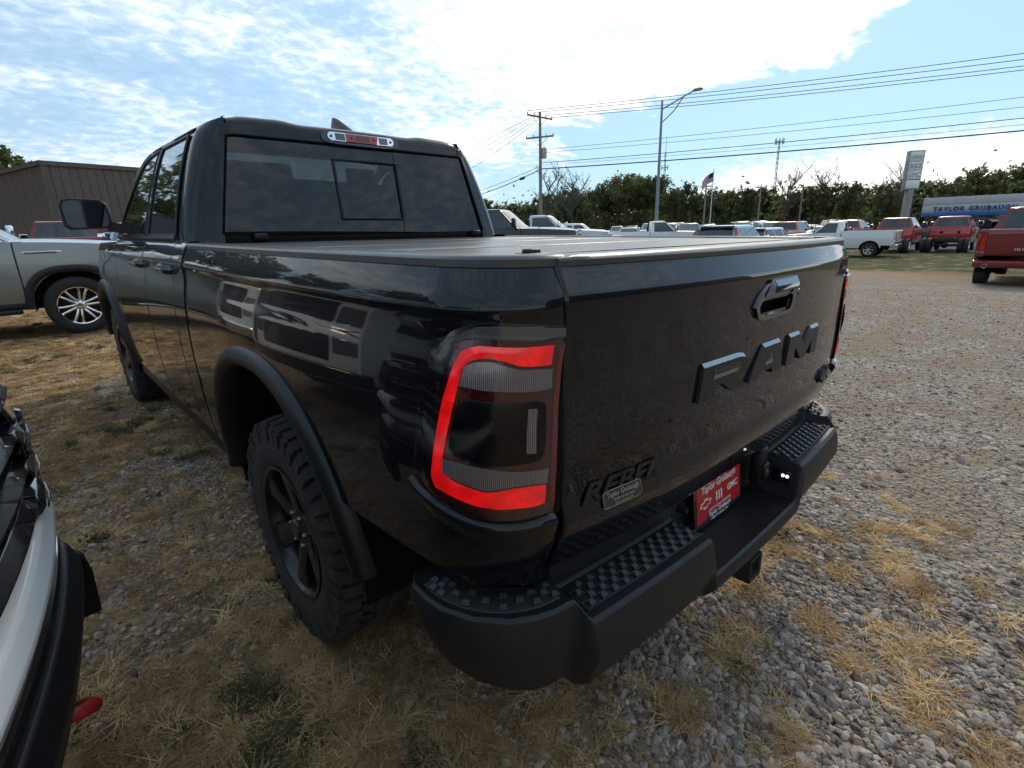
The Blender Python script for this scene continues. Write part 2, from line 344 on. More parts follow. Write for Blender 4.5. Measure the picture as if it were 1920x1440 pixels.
# ------------------------------------------------------------------ ground sheet
def ground_mat():
    m, n, l, b = mat_new('gravel_and_dry_grass')
    geo = n.new('ShaderNodeNewGeometry'); sp = n.new('ShaderNodeSeparateXYZ'); l.new(geo.outputs['Position'], sp.inputs[0])
    def tex(scale, detail=5, rough=.6, dist=0.0):
        t = n.new('ShaderNodeTexNoise'); l.new(geo.outputs['Position'], t.inputs['Vector']); t.inputs['Scale'].default_value = scale
        t.inputs['Detail'].default_value = detail; t.inputs['Roughness'].default_value = rough; t.inputs['Distortion'].default_value = dist; return t.outputs[0]
    def ma(op, a, b_=None, clamp=False):
        k = n.new('ShaderNodeMath'); k.operation = op; k.use_clamp = clamp
        for i, v in enumerate((a, b_)):
            if v is None: continue
            if isinstance(v, (int, float)): k.inputs[i].default_value = v
            else: l.new(v, k.inputs[i])
        return k.outputs[0]
    def mr(x, a, c, lo=0.0, hi=1.0):
        k = n.new('ShaderNodeMapRange'); k.interpolation_type = 'SMOOTHSTEP'; l.new(x, k.inputs[0])
        for i, v in enumerate((a, c, lo, hi)): k.inputs[i+1].default_value = v
        return k.outputs[0]
    def mix(f, A, B):
        k = n.new('ShaderNodeMix'); k.data_type = 'RGBA'
        if isinstance(f, (int, float)): k.inputs[0].default_value = f
        else: l.new(f, k.inputs[0])
        for i, v in ((6, A), (7, B)):
            if isinstance(v, tuple): k.inputs[i].default_value = (*v, 1)
            else: l.new(v, k.inputs[i])
        return k.outputs[2]
    X, Y = sp.outputs[0], sp.outputs[1]
    big, mid, fine, vf = tex(.35, 1), tex(1.6, 3, .65), tex(14, 3, .7), tex(70, 2, .7)
    vor = n.new('ShaderNodeTexVoronoi'); l.new(geo.outputs['Position'], vor.inputs['Vector']); vor.inputs['Scale'].default_value = 34; vor.inputs['Randomness'].default_value = 1
    vor2 = n.new('ShaderNodeTexVoronoi'); l.new(geo.outputs['Position'], vor2.inputs['Vector']); vor2.inputs['Scale'].default_value = 16
    stone_v = n.new('ShaderNodeSeparateColor'); l.new(vor.outputs['Color'], stone_v.inputs[0])
    gravel = ramp(n, l, stone_v.outputs[0], [(.0, (.170, .140, .114)), (.45, (.290, .245, .203)), (.8, (.37, .318, .268)), (1.0, (.47, .41, .352))])
    gravel = mix(mr(mid, .35, .70), gravel, (.31, .268, .222))
    dirt = ramp(n, l, fine, [(.3, (.18, .115, .068)), (.7, (.30, .198, .118))])
    straw = ramp(n, l, vf, [(.25, (.19, .120, .060)), (.5, (.34, .22, .108)), (.8, (.48, .33, .17))])
    green = ramp(n, l, vf, [(.25, (.030, .036, .014)), (.6, (.075, .085, .032)), (.85, (.15, .14, .06))])
    # near left: worn dry grass over dirt
    wob = ma('MULTIPLY', ma('SUBTRACT', mid, .5), 1.6)
    left = mr(ma('ADD', X, wob), -.55, -1.15)
    farleft = mr(ma('ADD', Y, wob), 5.0, 7.0)
    col = mix(ma('MULTIPLY', mr(mid, .42, .60), .55), gravel, dirt)
    gcov = ma('MAXIMUM', ma('MULTIPLY', left, mr(mid, .36, .56)), ma('MULTIPLY', farleft, mr(X, 3.0, 0.0)))
    col = mix(gcov, col, mix(mr(fine, .35, .6), dirt, straw))
    col = mix(ma('MULTIPLY', left, ma('MULTIPLY', mr(tex(2.6, 1), .60, .70), .8)), col, green)
    # right: open gravel, brownish bands of dead grass, then the mown verge and the paved lot
    rb = ma('MULTIPLY', mr(ma('ADD', X, ma('MULTIPLY', big, 3.0)), 7.5, 9.5), mr(mid, .46, .62)); col = mix(ma('MULTIPLY', rb, .45), col, mix(mr(fine, .35, .65), straw, gravel))
    xv = ma('ADD', X, ma('MULTIPLY', ma('SUBTRACT', big, .5), 3.0))
    band = ma('MULTIPLY', ma('MULTIPLY', mr(xv, 16.5, 20.5), mr(xv, 40.0, 38.5)), .85)
    col = mix(band, col, straw)
    col = mix(ma('MULTIPLY', ma('MULTIPLY', mr(xv, 19.5, 23.0), mr(xv, 40.0, 38.5)), mr(mid, .30, .50)), col, green)
    asphalt = ramp(n, l, fine, [(.3, (.085, .085, .085)), (.7, (.125, .125, .122))])
    lot = mr(ma('MAXIMUM', X, ma('ADD', Y, -2.0)), 41.0, 42.0); col = mix(lot, col, asphalt)
    far = mr(ma('MAXIMUM', ma('ABSOLUTE', X), ma('ABSOLUTE', Y)), 115, 130); col = mix(far, col, green)
    l.new(col, b.inputs['Base Color']); b.inputs['Roughness'].default_value = .95; b.inputs['Specular IOR Level'].default_value = .15
    hgt = ma('ADD', ma('MULTIPLY', vor.outputs['Distance'], -1.2), ma('ADD', ma('MULTIPLY', vor2.outputs['Distance'], -.8), ma('MULTIPLY', fine, .8)))
    bump(n, l, b, hgt, .75, .03)
    return m
def axis_coords(lim, n, k): return [math.sinh(k*(2*i/n-1))/math.sinh(k)*lim for i in range(n+1)]
gx = axis_coords(1800, 150, 6.2); gp = []
for x in gx: gp.append([(x, y, terrain(x, y)) for y in gx])
ground = MB().grid(gp).build('ground', ground_mat(), sharp=180, fix=False); setting(ground, 'structure', 'gravel lot with worn dry grass and a mown verge', 'ground')

# ------------------------------------------------------------------ loose gravel and dry tufts near the camera (uncountable)
def vnoise(x, y, s, seed):
    r = np.random.default_rng(seed); T = r.random((64, 64)); u, v = x*s, y*s
    i, j = np.floor(u).astype(int), np.floor(v).astype(int); fu, fv = u-i, v-j; fu, fv = fu*fu*(3-2*fu), fv*fv*(3-2*fv)
    g = lambda a, b: T[a % 64, b % 64]
    return (g(i, j)*(1-fu)+g(i+1, j)*fu)*(1-fv)+(g(i, j+1)*(1-fu)+g(i+1, j+1)*fu)*fv
def fbm(x, y, s, seed): return (vnoise(x, y, s, seed)*.55+vnoise(x, y, s*2.1, seed+1)*.3+vnoise(x, y, s*4.3, seed+2)*.15)
hidden = bpy.data.collections.new('scatter_sources')
def scatter(name, sources, pts, rots, scls, idx, label, cat):
    coll = bpy.data.collections.new(name+'_sources')
    for i, (me, mat) in enumerate(sources):
        o = bpy.data.objects.new(f'{name}_{i:02d}', me); me.materials.clear(); me.materials.append(mat); coll.objects.link(o)
    me = bpy.data.meshes.new(name); me.from_pydata(pts.tolist(), [], [])
    for nm, data in (('rot', rots), ('scl', scls)):
        a = me.attributes.new(nm, 'FLOAT_VECTOR', 'POINT'); a.data.foreach_set('vector', data.astype(np.float32).ravel())
    a = me.attributes.new('idx', 'INT', 'POINT'); a.data.foreach_set('value', idx.astype(np.int32))
    ng = bpy.data.node_groups.new(name, 'GeometryNodeTree'); ng.interface.new_socket('Geometry', in_out='INPUT', socket_type='NodeSocketGeometry'); ng.interface.new_socket('Geometry', in_out='OUTPUT', socket_type='NodeSocketGeometry')
    nd, lk = ng.nodes, ng.links; gi, go = nd.new('NodeGroupInput'), nd.new('NodeGroupOutput')
    ci = nd.new('GeometryNodeCollectionInfo'); ci.inputs[0].default_value = coll; ci.inputs[1].default_value = True; ci.inputs[2].default_value = True
    iop = nd.new('GeometryNodeInstanceOnPoints'); lk.new(gi.outputs[0], iop.inputs['Points']); lk.new(ci.outputs[0], iop.inputs['Instance']); iop.inputs['Pick Instance'].default_value = True
    def attr(nm, t):
        k = nd.new('GeometryNodeInputNamedAttribute'); k.data_type = t; k.inputs[0].default_value = nm; return k.outputs[0]
    lk.new(attr('idx', 'INT'), iop.inputs['Instance Index'])
    e2r = nd.new('FunctionNodeEulerToRotation'); lk.new(attr('rot', 'FLOAT_VECTOR'), e2r.inputs[0]); lk.new(e2r.outputs[0], iop.inputs['Rotation'])
    lk.new(attr('scl', 'FLOAT_VECTOR'), iop.inputs['Scale']); lk.new(iop.outputs[0], go.inputs[0])
    o = bpy.data.objects.new(name, me); COL.objects.link(o); md = o.modifiers.new('scatter', 'NODES'); md.node_group = ng
    return setting(o, 'stuff', label, cat)
def inst_mat(name, stops, rough=.9, trans=0.0, spec=.2, tilt=False):
    m, n, l, b = mat_new(name); oi = n.new('ShaderNodeObjectInfo')
    x = noise_node(n, l, 9 if not tilt else 2, 4, .6); mth = n.new('ShaderNodeMath'); mth.operation = 'MULTIPLY_ADD'; l.new(x, mth.inputs[0]); mth.inputs[1].default_value = .5
    k = n.new('ShaderNodeMath'); k.operation = 'MULTIPLY_ADD'; l.new(oi.outputs['Random'], k.inputs[0]); k.inputs[1].default_value = .95; k.inputs[2].default_value = -.22; l.new(k.outputs[0], mth.inputs[2])
    l.new(ramp(n, l, mth.outputs[0], stops), b.inputs['Base Color']); b.inputs['Roughness'].default_value = rough; b.inputs['Specular IOR Level'].default_value = spec
    return m
M_STONE = inst_mat('gravel_stone', [(0, (.118, .096, .082)), (.3, (.205, .170, .146)), (.55, (.285, .238, .204)), (.8, (.365, .308, .266)), (1, (.49, .42, .365))], .8, spec=.3)
M_STONE2 = inst_mat('dusty_brown_stone', [(0, (.135, .092, .066)), (.3, (.235, .165, .122)), (.55, (.32, .232, .175)), (.8, (.41, .31, .24)), (1, (.54, .43, .34))], .85, spec=.2)
M_STRAW = inst_mat('straw', [(0, (.22, .132, .060)), (.4, (.46, .29, .13)), (.7, (.62, .41, .20)), (1, (.74, .53, .28))], .75)
M_WEED = inst_mat('weed', [(0, (.035, .042, .018)), (.5, (.065, .075, .030)), (1, (.12, .125, .05))], .8)
M_THATCH = inst_mat('dead_thatch', [(0, (.17, .098, .048)), (.5, (.33, .205, .100)), (1, (.48, .315, .155))], .9)
stones = []
for v in range(7):
    bm = bmesh.new(); bmesh.ops.create_icosphere(bm, subdivisions=1, radius=1); rr = random.Random(v)
    for q in bm.verts:
        k = rr.uniform(.72, 1.2); q.co = Vector((q.co.x*k, q.co.y*k*rr.uniform(.75, .95), q.co.z*k*.62))
    me = bpy.data.meshes.new('gravel_stone'); bm.to_mesh(me); bm.free(); stones.append((me, M_STONE))
stones += [(me.copy(), M_STONE2) for me, _ in stones]
def sample(n, dmax, dmin=.3, a0=-4, a1=118, dexp=.75):
    """points in the sector the camera looks over, thinning with distance"""
    a = np.radians(rng.uniform(a0, a1, n)); d = dmin*(dmax/dmin)**rng.random(n)**dexp
    return CAM_POS[0]+d*np.sin(a), CAM_POS[1]+d*np.cos(a), d
def grassiness(x, y):
    g = fbm(x, y, 1.3, 5); f = fbm(x, y, 7.5, 17); left = np.clip((-.35-x)/.8, 0, 1)
    grav = np.exp(-(((x+1.25)/.55)**2+((y-2.6)/1.1)**2))          # bare stony patch beside the rear wheel
    lg = np.clip(.48+.40*left+(g-.5)*1.6+(f-.5)*1.4-.6*grav, 0, 1)
    road = np.clip((x-1.0-.5*(y+.6)-.9*(g-.5))/.7, 0, 1)          # the driven gravel lane to the right stays bare
    rg = np.clip((f-.575)*6.0+(g-.5)*1.2, 0, 1)*(1-.97*road)*np.clip((2.6-x)/1.2, .0, 1)
    return lg*left+rg*(1-left)
x, y, d = sample(150000, 15.0, .75, dexp=.9); keep = rng.random(len(x)) > grassiness(x, y)*np.where(x < -.5, .72, .25)
keep &= ~((d > 6) & (x < -.3) & (rng.random(len(x)) < .85)); x, y, d = x[keep], y[keep], d[keep]; n = len(x)
size = np.clip(rng.lognormal(math.log(.0098), .42, n), .0045, .028)*np.where(d > 4, 1.2, 1.0)
lane = x > .95+.5*(y+.6)
size *= np.where(lane & (rng.random(n) < .90), .45, .85)*np.where(x < -.3, .85, 1.0)
zz = np.array([terrain(a, b) for a, b in zip(x, y)])+size*.25
scatter('gravel', stones, np.stack([x, y, zz], 1), np.stack([rng.normal(0, .3, n), rng.normal(0, .3, n), rng.uniform(0, 6.3, n)], 1), np.stack([size*rng.uniform(.8, 1.5, n), size*rng.uniform(.8, 1.2, n), size*rng.uniform(.7, 1.1, n)], 1), rng.integers(0, 7, n)+7*(x+rng.normal(0, .35, n) < -.35), 'loose grey gravel stones over the lot', 'gravel')
def tuft(v, nb, hmin, hmax, spread, width, curl):
    r = random.Random(100+v); m = MB()
    for _ in range(nb):
        a = r.uniform(0, 6.28); h = r.uniform(hmin, hmax); lean = r.uniform(.25, 1.0)*curl; bx, by = r.gauss(0, spread*.35), r.gauss(0, spread*.35); w = width*r.uniform(.6, 1.2)
        px, py = -math.sin(a)*w, math.cos(a)*w; pts = []
        for t in (0, .4, .75, 1.0):
            q = lean*h*t*t*1.3; ww = (1-t*.85); k = r.uniform(-.15, .15)*h*t
            pts.append([(bx+math.cos(a)*q+px*ww-math.sin(a)*k, by+math.sin(a)*q+py*ww+math.cos(a)*k, h*t*(1-.45*lean*t)), (bx+math.cos(a)*q-px*ww-math.sin(a)*k, by+math.sin(a)*q-py*ww+math.cos(a)*k, h*t*(1-.45*lean*t))])
        m.grid(pts)
    me = bpy.data.meshes.new('tuft'); me.from_pydata(m.v, [], m.f); return me
tufts = [(tuft(v, 64, .014, .046, .040, .0019, 2.2), M_STRAW) for v in range(5)]+[(tuft(20+v, 80, .006, .024, .09, .0016, 2.8), M_THATCH) for v in range(4)]+[(tuft(40+v, 40, .01, .03, .05, .0045, 1.6), M_WEED) for v in range(3)]
x, y, d = sample(48000, 14.0, .8); g = grassiness(x, y); keep = rng.random(len(x)) < g*1.05; x, y, d, g = x[keep], y[keep], d[keep], g[keep]; n = len(x)
kind = rng.random(n); idx = np.where(kind < .26+.45*(x > -.5), rng.integers(0, 5, n), rng.integers(5, 9, n))
idx = np.where((fbm(x, y, 3.2, 31) > .70) & (kind > .45), rng.integers(9, 12, n), idx)
sc = rng.uniform(.6, 1.25, n)*np.where(idx >= 9, 1.3, 1.0)*np.where(d > 4, 1.25, 1)
scatter('dry_grass', tufts, np.stack([x, y, np.array([terrain(a, b) for a, b in zip(x, y)])], 1), np.stack([rng.normal(0, .15, n), rng.normal(0, .15, n), rng.uniform(0, 6.3, n)], 1), np.stack([sc, sc, sc*rng.uniform(.6, 1.1, n)], 1), idx, 'dry straw-coloured grass tufts growing through the gravel', 'grass')
# ------------------------------------------------------------------ trees
def leaf_mat(name, a, b_, c):
    m, n, l, p = mat_new(name); oi = n.new('ShaderNodeObjectInfo'); x = noise_node(n, l, .55, 4, .6)
    k = n.new('ShaderNodeMath'); k.operation = 'MULTIPLY_ADD'; l.new(oi.outputs['Random'], k.inputs[0]); k.inputs[1].default_value = .55; k.inputs[2].default_value = -.27
    s = n.new('ShaderNodeMath'); s.operation = 'ADD'; l.new(x, s.inputs[0]); l.new(k.outputs[0], s.inputs[1])
    l.new(ramp(n, l, s.outputs[0], [(.25, a), (.5, b_), (.8, c)]), p.inputs['Base Color']); p.inputs['Roughness'].default_value = .7; p.inputs['Specular IOR Level'].default_value = .25
    tr = n.new('ShaderNodeBsdfTranslucent'); l.new(ramp(n, l, s.outputs[0], [(.25, a), (.8, c)]), tr.inputs[0]); mx = n.new('ShaderNodeMixShader'); mx.inputs[0].default_value = .42
    out = [q for q in n if q.type == 'OUTPUT_MATERIAL'][0]; l.new(p.outputs[0], mx.inputs[1]); l.new(tr.outputs[0], mx.inputs[2]); l.new(mx.outputs[0], out.inputs[0])
    return m
M_LEAF = leaf_mat('leaves', (.085, .105, .040), (.125, .142, .056), (.19, .19, .085))
M_BARK = plain('bark', (.085, .072, .058), .9, var=.4, vscale=4)
def crown_mesh(v, n_cl, per, rx, rz, zc, leaf, fill=1.0):
    r = np.random.default_rng(300+v); V = []; F = []
    for _ in range(n_cl):
        while True:
            p = r.uniform(-1, 1, 3)
            if (p**2).sum() < 1: break
        p = p/np.linalg.norm(p)*np.linalg.norm(p)**.55 if fill < 1 else p
        wob = 1+.35*math.sin(3.1*math.atan2(p[1], p[0])+v)+.10*r.normal()
        c = np.array([p[0]*rx*wob, p[1]*rx*wob, zc+p[2]*rz*(1+.05*r.normal())]); cr = rx*r.uniform(.14, .30)
        for _ in range(per):
            q = c+np.clip(r.normal(0, .5, 3), -1, 1)*cr; nrm = r.normal(0, 1, 3); nrm[2] += .6; nrm /= np.linalg.norm(nrm)
            a = np.cross(nrm, r.normal(0, 1, 3)); a /= np.linalg.norm(a); b = np.cross(nrm, a); s = leaf*r.uniform(.6, 1.25); o = len(V)
            V += [q-a*s-b*s*.2, q-b*s*.6+a*s*.1, q+a*s+b*s*.15, q+b*s*.65-a*s*.1]; F.append((o, o+1, o+2, o+3))
    me = bpy.data.meshes.new('crown'); me.from_pydata([tuple(map(float, p)) for p in V], [], F); me.materials.append(M_LEAF); return me
TIPS = {}
def trunk_mesh(v, h, r0, limbs, spread, up=.6, twigs=0):
    rr = random.Random(500+v); m = MB(); pts = [Vector((0, 0, -.2))]; TIPS[v] = []
    for k in range(1, 6): pts.append(Vector((rr.gauss(0, .08)*k*.5, rr.gauss(0, .08)*k*.5, h*k/5)))
    m.tube(pts, [r0*(1-.16*k) for k in range(6)], 7)
    for k in range(limbs):
        t = rr.uniform(.35, .98); i = min(int(t*5), 4); b = pts[i].lerp(pts[i+1], t*5-i); a = rr.uniform(0, 6.28); ln = spread*rr.uniform(.6, 1.1)
        p1 = b+Vector((math.cos(a)*ln*.45, math.sin(a)*ln*.45, ln*up*.7)); p2 = p1+Vector((math.cos(a+rr.gauss(0, .4))*ln*.5, math.sin(a+rr.gauss(0, .4))*ln*.5, ln*up*.8))
        m.tube([b, p1, p2], [r0*.38, r0*.22, r0*.06], 5)
        TIPS[v].append(p2)
        for q in range(twigs):
            s = b.lerp(p1, rr.uniform(.3, 1)) if q % 2 else p1.lerp(p2, rr.random()); a2 = rr.uniform(0, 6.28); m.tube([s, s+Vector((math.cos(a2)*ln*.22, math.sin(a2)*ln*.22, ln*.22)), s+Vector((math.cos(a2)*ln*.36, math.sin(a2)*ln*.36, ln*.45))], [r0*.16, r0*.13, r0*.08], 4); TIPS[v] += [s+Vector((math.cos(a2)*ln*.36, math.sin(a2)*ln*.36, ln*.45)), s+Vector((math.cos(a2)*ln*.22, math.sin(a2)*ln*.22, ln*.22))]
    me = m.mesh('trunk', fix=False); me.materials.append(M_BARK); return me
CROWNS = [crown_mesh(v, 90, 40, 2.3, 3.3, 6.0, .22) for v in range(4)]+[crown_mesh(4+v, 80, 40, 2.9, 2.5, 7.0, .22) for v in range(3)]
TRUNKS = [trunk_mesh(v, 6.0, .17, 9, 2.2) for v in range(3)]
def tree(x, y, s, v, label, group, name='tree', sz=1.0, crown=None, trunk=None, cat='tree'):
    t = thing(name, label, cat, (x, y, terrain(x, y)), random.uniform(0, 6.28), group); t.scale = (s, s, s*sz)
    put('trunk', trunk or TRUNKS[v % len(TRUNKS)], None, t); put('crown', crown or CROWNS[v % len(CROWNS)], None, t); return t
def polar(h, d): return CAM_POS[0]+d*math.sin(math.radians(h)), CAM_POS[1]+d*math.cos(math.radians(h))
rt = random.Random(5)
hds = [30+k*.95 for k in range(66)]
hprof = pch([28, 38, 41, 44, 48, 50, 54, 58, 62, 66, 68, 71, 74, 77, 79, 82, 84, 87, 90, 95], [9.5, 9.5, 9.0, 9.5, 10.5, 11.4, 12.2, 11.6, 10.0, 10.0, 9.6, 9.4, 9.2, 9.2, 9.6, 10.8, 11.8, 11.6, 12.2, 12.2])
for i, h in enumerate(hds):
    d = 104+rt.uniform(-7, 9)
    x, y = polar(h+rt.uniform(-.3, .3), d); s = hprof(h)/11.6*rt.uniform(.80, 1.04); tall = 50 < h < 59
    tree(x, y, s, rt.randrange(4) if not tall else 4+rt.randrange(3), 'green tree in the dense tree line beyond the far lot', 'trees of the far tree line')
# undergrowth and the wood behind: one mass
m = None
V, F = [], []
rw = np.random.default_rng(9)
for k in range(900):
    h = rw.uniform(24, 100); d = rw.uniform(100, 135); x, y = polar(h, d); zt = hprof(min(max(h, 28), 95))*rw.uniform(.28, .74)
    for _ in range(60):
        q = np.array([x, y, zt*.5])+rw.normal(0, 1, 3)*np.array([1.7, 1.7, zt*.28]); q[2] = max(q[2], .1)
        a = rw.normal(0, 1, 3); a /= np.linalg.norm(a); b = np.cross(a, rw.normal(0, 1, 3)); b /= np.linalg.norm(b); s = rw.uniform(.22, .5); o = len(V)
        V += [tuple(q-a*s), tuple(q-b*s*.6), tuple(q+a*s), tuple(q+b*s*.6)]; F.append((o, o+1, o+2, o+3))
me = bpy.data.meshes.new('woods'); me.from_pydata(V, [], F); me.materials.append(M_LEAF); wd = bpy.data.objects.new('woods', me); COL.objects.link(wd); setting(wd, 'stuff', 'dense green undergrowth filling the wood behind the lot', 'woods')
# low far hill
hp = []
for k in range(60):
    h = 10+k*1.7; row = []
    for d, z in ((330, -1), (380, 6+3*math.sin(h*.11)), (460, 13+6*math.sin(h*.09+1)+4*math.sin(h*.23)), (600, 12), (760, -2)):
        x, y = polar(h, d); row.append((x, y, z))
    hp.append(row)
hl = MB().grid(hp).build('hill', plain('wooded_hill', (.045, .06, .03), .9, var=.4, vscale=.05, bmp=.8, bscale=.3)); setting(hl, 'structure')
# sparse, half bare trees
bare_t = [trunk_mesh(30+v, 8.0, .24, 16, 3.4, .72, 7) for v in range(3)]
def tip_crown(v):
    r = np.random.default_rng(700+v); V, F = [], []
    for t in TIPS[30+v]:
        for _ in range(r.integers(0, 5)):
            q = np.array(t)+r.normal(0, .10, 3); a = r.normal(0, 1, 3); a /= np.linalg.norm(a); b = np.cross(a, r.normal(0, 1, 3)); b /= np.linalg.norm(b); s = r.uniform(.06, .11); o = len(V)
            V += [tuple(q-a*s), tuple(q-b*s*.6), tuple(q+a*s), tuple(q+b*s*.6)]; F.append((o, o+1, o+2, o+3))
    me = bpy.data.meshes.new('crown'); me.from_pydata(V, [], F); me.materials.append(M_LEAF); return me
bare_c = [tip_crown(v) for v in range(3)]
for h, d, s, lb in ((46.9, 84, .98, 'tall half-bare tree behind the utility pole'), (49.3, 86, .95, 'bare branching tree just beside the utility pole'), (69.6, 100, .92, 'half-bare tree under the distant mobile mast'), (72.3, 102, .93, 'wide half-bare tree rising above the tree line'), (78.4, 96, .86, 'thin half-bare tree by the tall dealership sign')):
    x, y = polar(h, d); tree(x, y, s, 0, lb, None, 'bare_tree', 1.0, bare_c[int(h*10) % 3], bare_t[int(h*10) % 3])
# trees at the left, behind the brown building and the facing row of trucks
for i, (x, y, s, lb) in enumerate(((-1.1, 43, .74, 'tree rising behind the roof of the brown metal building'), (-4.2, 43, .9, None), (-12, 38, 1.35, None), (-17, 34, 1.3, None), (-22, 28, 1.35, None), (-26, 24, 1.15, None), (-9, 47, 1.5, None), (-15, 46, 1.3, None))):
    tree(x, y, s, i, lb or 'green tree reflected in the dark pickup side windows and paint', None if lb else 'trees mirrored in the pickup side')

# ------------------------------------------------------------------ brown metal building (upper left) and the one behind the camera
M_BROWN = plain('brown_metal_siding', (.105, .082, .066), .55, var=.18, vscale=1.5)
M_BROWN2 = plain('brown_metal_trim', (.085, .068, .056), .5, var=.15, vscale=2)
def panel_mesh(w, h, ribs):
    prof = []; step = w/ribs
    for k in range(ribs):
        x = k*step; prof += [(x, 0), (x+step*.72, 0), (x+step*.78, -.035), (x+step*.92, -.035), (x+step*.985, 0)]
    prof.append((w-.004, 0)); return MB().grid([[(x, y, 0) for x, y in prof], [(x, y, h) for x, y in prof]]).mesh('siding_panel', sharp=20)
def metal_building(name, label, A, ang, w1, w2, h):
    r = thing(name, label, 'building', (A[0], A[1], 0), ang)
    pm = panel_mesh(.9, h, 3); pm.materials.append(M_BROWN)
    for k in range(int(w1/.9)):
        o = put('siding_panel', pm, None, r); o.location = (k*.9, 0, 0)
    for k in range(int(w2/.9)):
        o = put('siding_panel', pm, None, r); o.location = (0, (k+1)*.9, 0); o.rotation_euler = (0, 0, -math.pi/2)
    W1, W2 = int(w1/.9)*.9, int(w2/.9)*.9
    MB().box(.06, W1, .06, W2, 0, h-.05).build('inner_wall', M_BROWN2, r)
    MB().box(-.07, W1+.06, -.09, -.002, h-.10, h+.06).build('eave_trim', M_BROWN2, r)
    MB().box(-.09, -.002, -.05, W2+.05, h-.10, h+.06).build('eave_trim', M_BROWN2, r)
    MB().box(-.06, .06, -.06, .05, 0, h-.11).build('corner_trim', M_BROWN2, r)
    MB().grid([[(-.1, -.1, h+.062), (W1+.1, -.1, h+.062)], [(-.1, W2/2, h+.064), (W1+.1, W2/2, h+.064)], [(-.1, W2, h+.062), (W1+.1, W2, h+.062)]]).build('roof', M_BROWN2, r)
    return r
metal_building('metal_building', 'brown ribbed metal building at the upper left beyond the grey truck', (.05, 27.5), math.atan2(.248, .969), 22, 20, 4.40)
b2 = metal_building('metal_building', 'brown metal building behind the viewer, mirrored in the pickup rear window', (25, -12), math.radians(178), 24, 12, 5.7)

# ------------------------------------------------------------------ utility pole, wires, street lamp, masts, flag, sign
M_WOOD = plain('weathered_pole_wood', (.26, .22, .175), .9, var=.25, vscale=3, bmp=.4, bscale=20)
M_GALV = plain('galvanised_steel', (.22, .26, .29), .5, metal=.4, var=.12, vscale=2)
M_WIRE = plain('cable', (.03, .032, .036), .7)
PX, PY = 34.44, 34.02
up = thing('utility_pole', 'weathered wooden utility pole with two crossarms and a transformer', 'utility pole', (PX, PY, terrain(PX, PY)))
MB().tube([(0, 0, -.5), (.02, 0, 6), (.05, .0, 11.35)], [.17, .145, .11], 12).build('pole_shaft', M_WOOD, up)
ad = Vector((.72, -.69, 0))          # crossarm direction seen nearly broadside
def arm(z, w, tilt, nm='crossarm'):
    m = MB(); a = -ad*w+Vector((0, 0, tilt)); b = ad*w-Vector((0, 0, tilt)); c = Vector((0, 0, z))
    m.tube([a+c, b+c], .075, 4); o = m.build(nm, M_WOOD, up); return o
a1 = arm(10.95, 1.1, .22); a2 = arm(9.35, 1.22, -.08)
for arm_o, z, w, tl in ((a1, 10.95, 1.1, .22), (a2, 9.35, 1.22, -.08)):
    for t in (-.95, -.45, .45, .95):
        p = ad*w*t+Vector((0, 0, z-tl*t+.06)); MB().tube([p, p+Vector((0, 0, .16))], [.035, .05], 8).build('insulator', plain('porcelain', (.35, .35, .36), .3), arm_o)
    for sg in (-1, 1): MB().tube([Vector((0, 0, z-.75)), ad*w*.55*sg+Vector((0, 0, z-tl*.55*sg-.08))], .02, 5).build('arm_brace', M_GALV, arm_o)
tp = Vector((.30, -.22, 8.05)); MB().lathe([(0, -.45), (.20, -.43), (.22, -.36), (.22, .34), (.19, .42), (.06, .45), (.05, .55), (0, .55)], 16, 'z', tp).build('transformer', plain('transformer_grey', (.42, .42, .41), .6, var=.1), up)
def sag(a, b, s, n=18): a, b = Vector(a), Vector(b); return [a.lerp(b, k/n)-Vector((0, 0, s*4*(k/n)*(1-k/n))) for k in range(n+1)]
def wire(a, b, s, r, label, grp=None, nm='power_line'): return tag(MB().tube(sag(a, b, s), r, 5).build(nm, M_WIRE), label, 'cable', grp)
def ext(a, b, t): a, b = Vector(a), Vector(b); return a.lerp(b, t)
g0 = terrain(PX, PY)
B = Vector((49.2, 4.3, 0)); EXT = 1.30
rows = [(-.95*1.1, 11.15+g0+.22, 11.55, .022), (-.45*1.1, 11.1+g0+.12, 11.25, .022), (.45*1.1, 11.0+g0-.05, 10.95, .022), (.95*1.1, 10.95+g0-.18, 10.75, .022)]
for k, (o, z, z2, r) in enumerate(rows):
    a = Vector((PX, PY, 0))+ad*o; b = B+ad*o*1.0; wire((a.x, a.y, z+.1), tuple(ext((a.x, a.y, z), (b.x, b.y, z2), EXT)), .28, r, ['topmost thin wire from the upper crossarm running right', 'second wire down from the upper crossarm running right', 'third wire down from the upper crossarm running right', 'lowest wire from the upper crossarm running right'][k])
for k, (z, z2, r, s, lb) in enumerate(((8.1, 9.05, .016, .25, 'thin upper wire of the middle pair running right'), (7.85, 8.45, .016, .25, 'thin lower wire of the middle pair running right'), (7.25+g0, 7.75, .026, .22, 'dark cable below the middle wire pair'), (6.85, 7.35, .012, .22, 'hair-thin wire between the two dark cables'), (6.75+g0, 6.98, .045, .22, 'thickest black telephone cable, lowest across the sky'))):
    wire((PX, PY, z), tuple(ext((PX, PY, z), (B.x, B.y, z2), EXT)), s, r, lb)
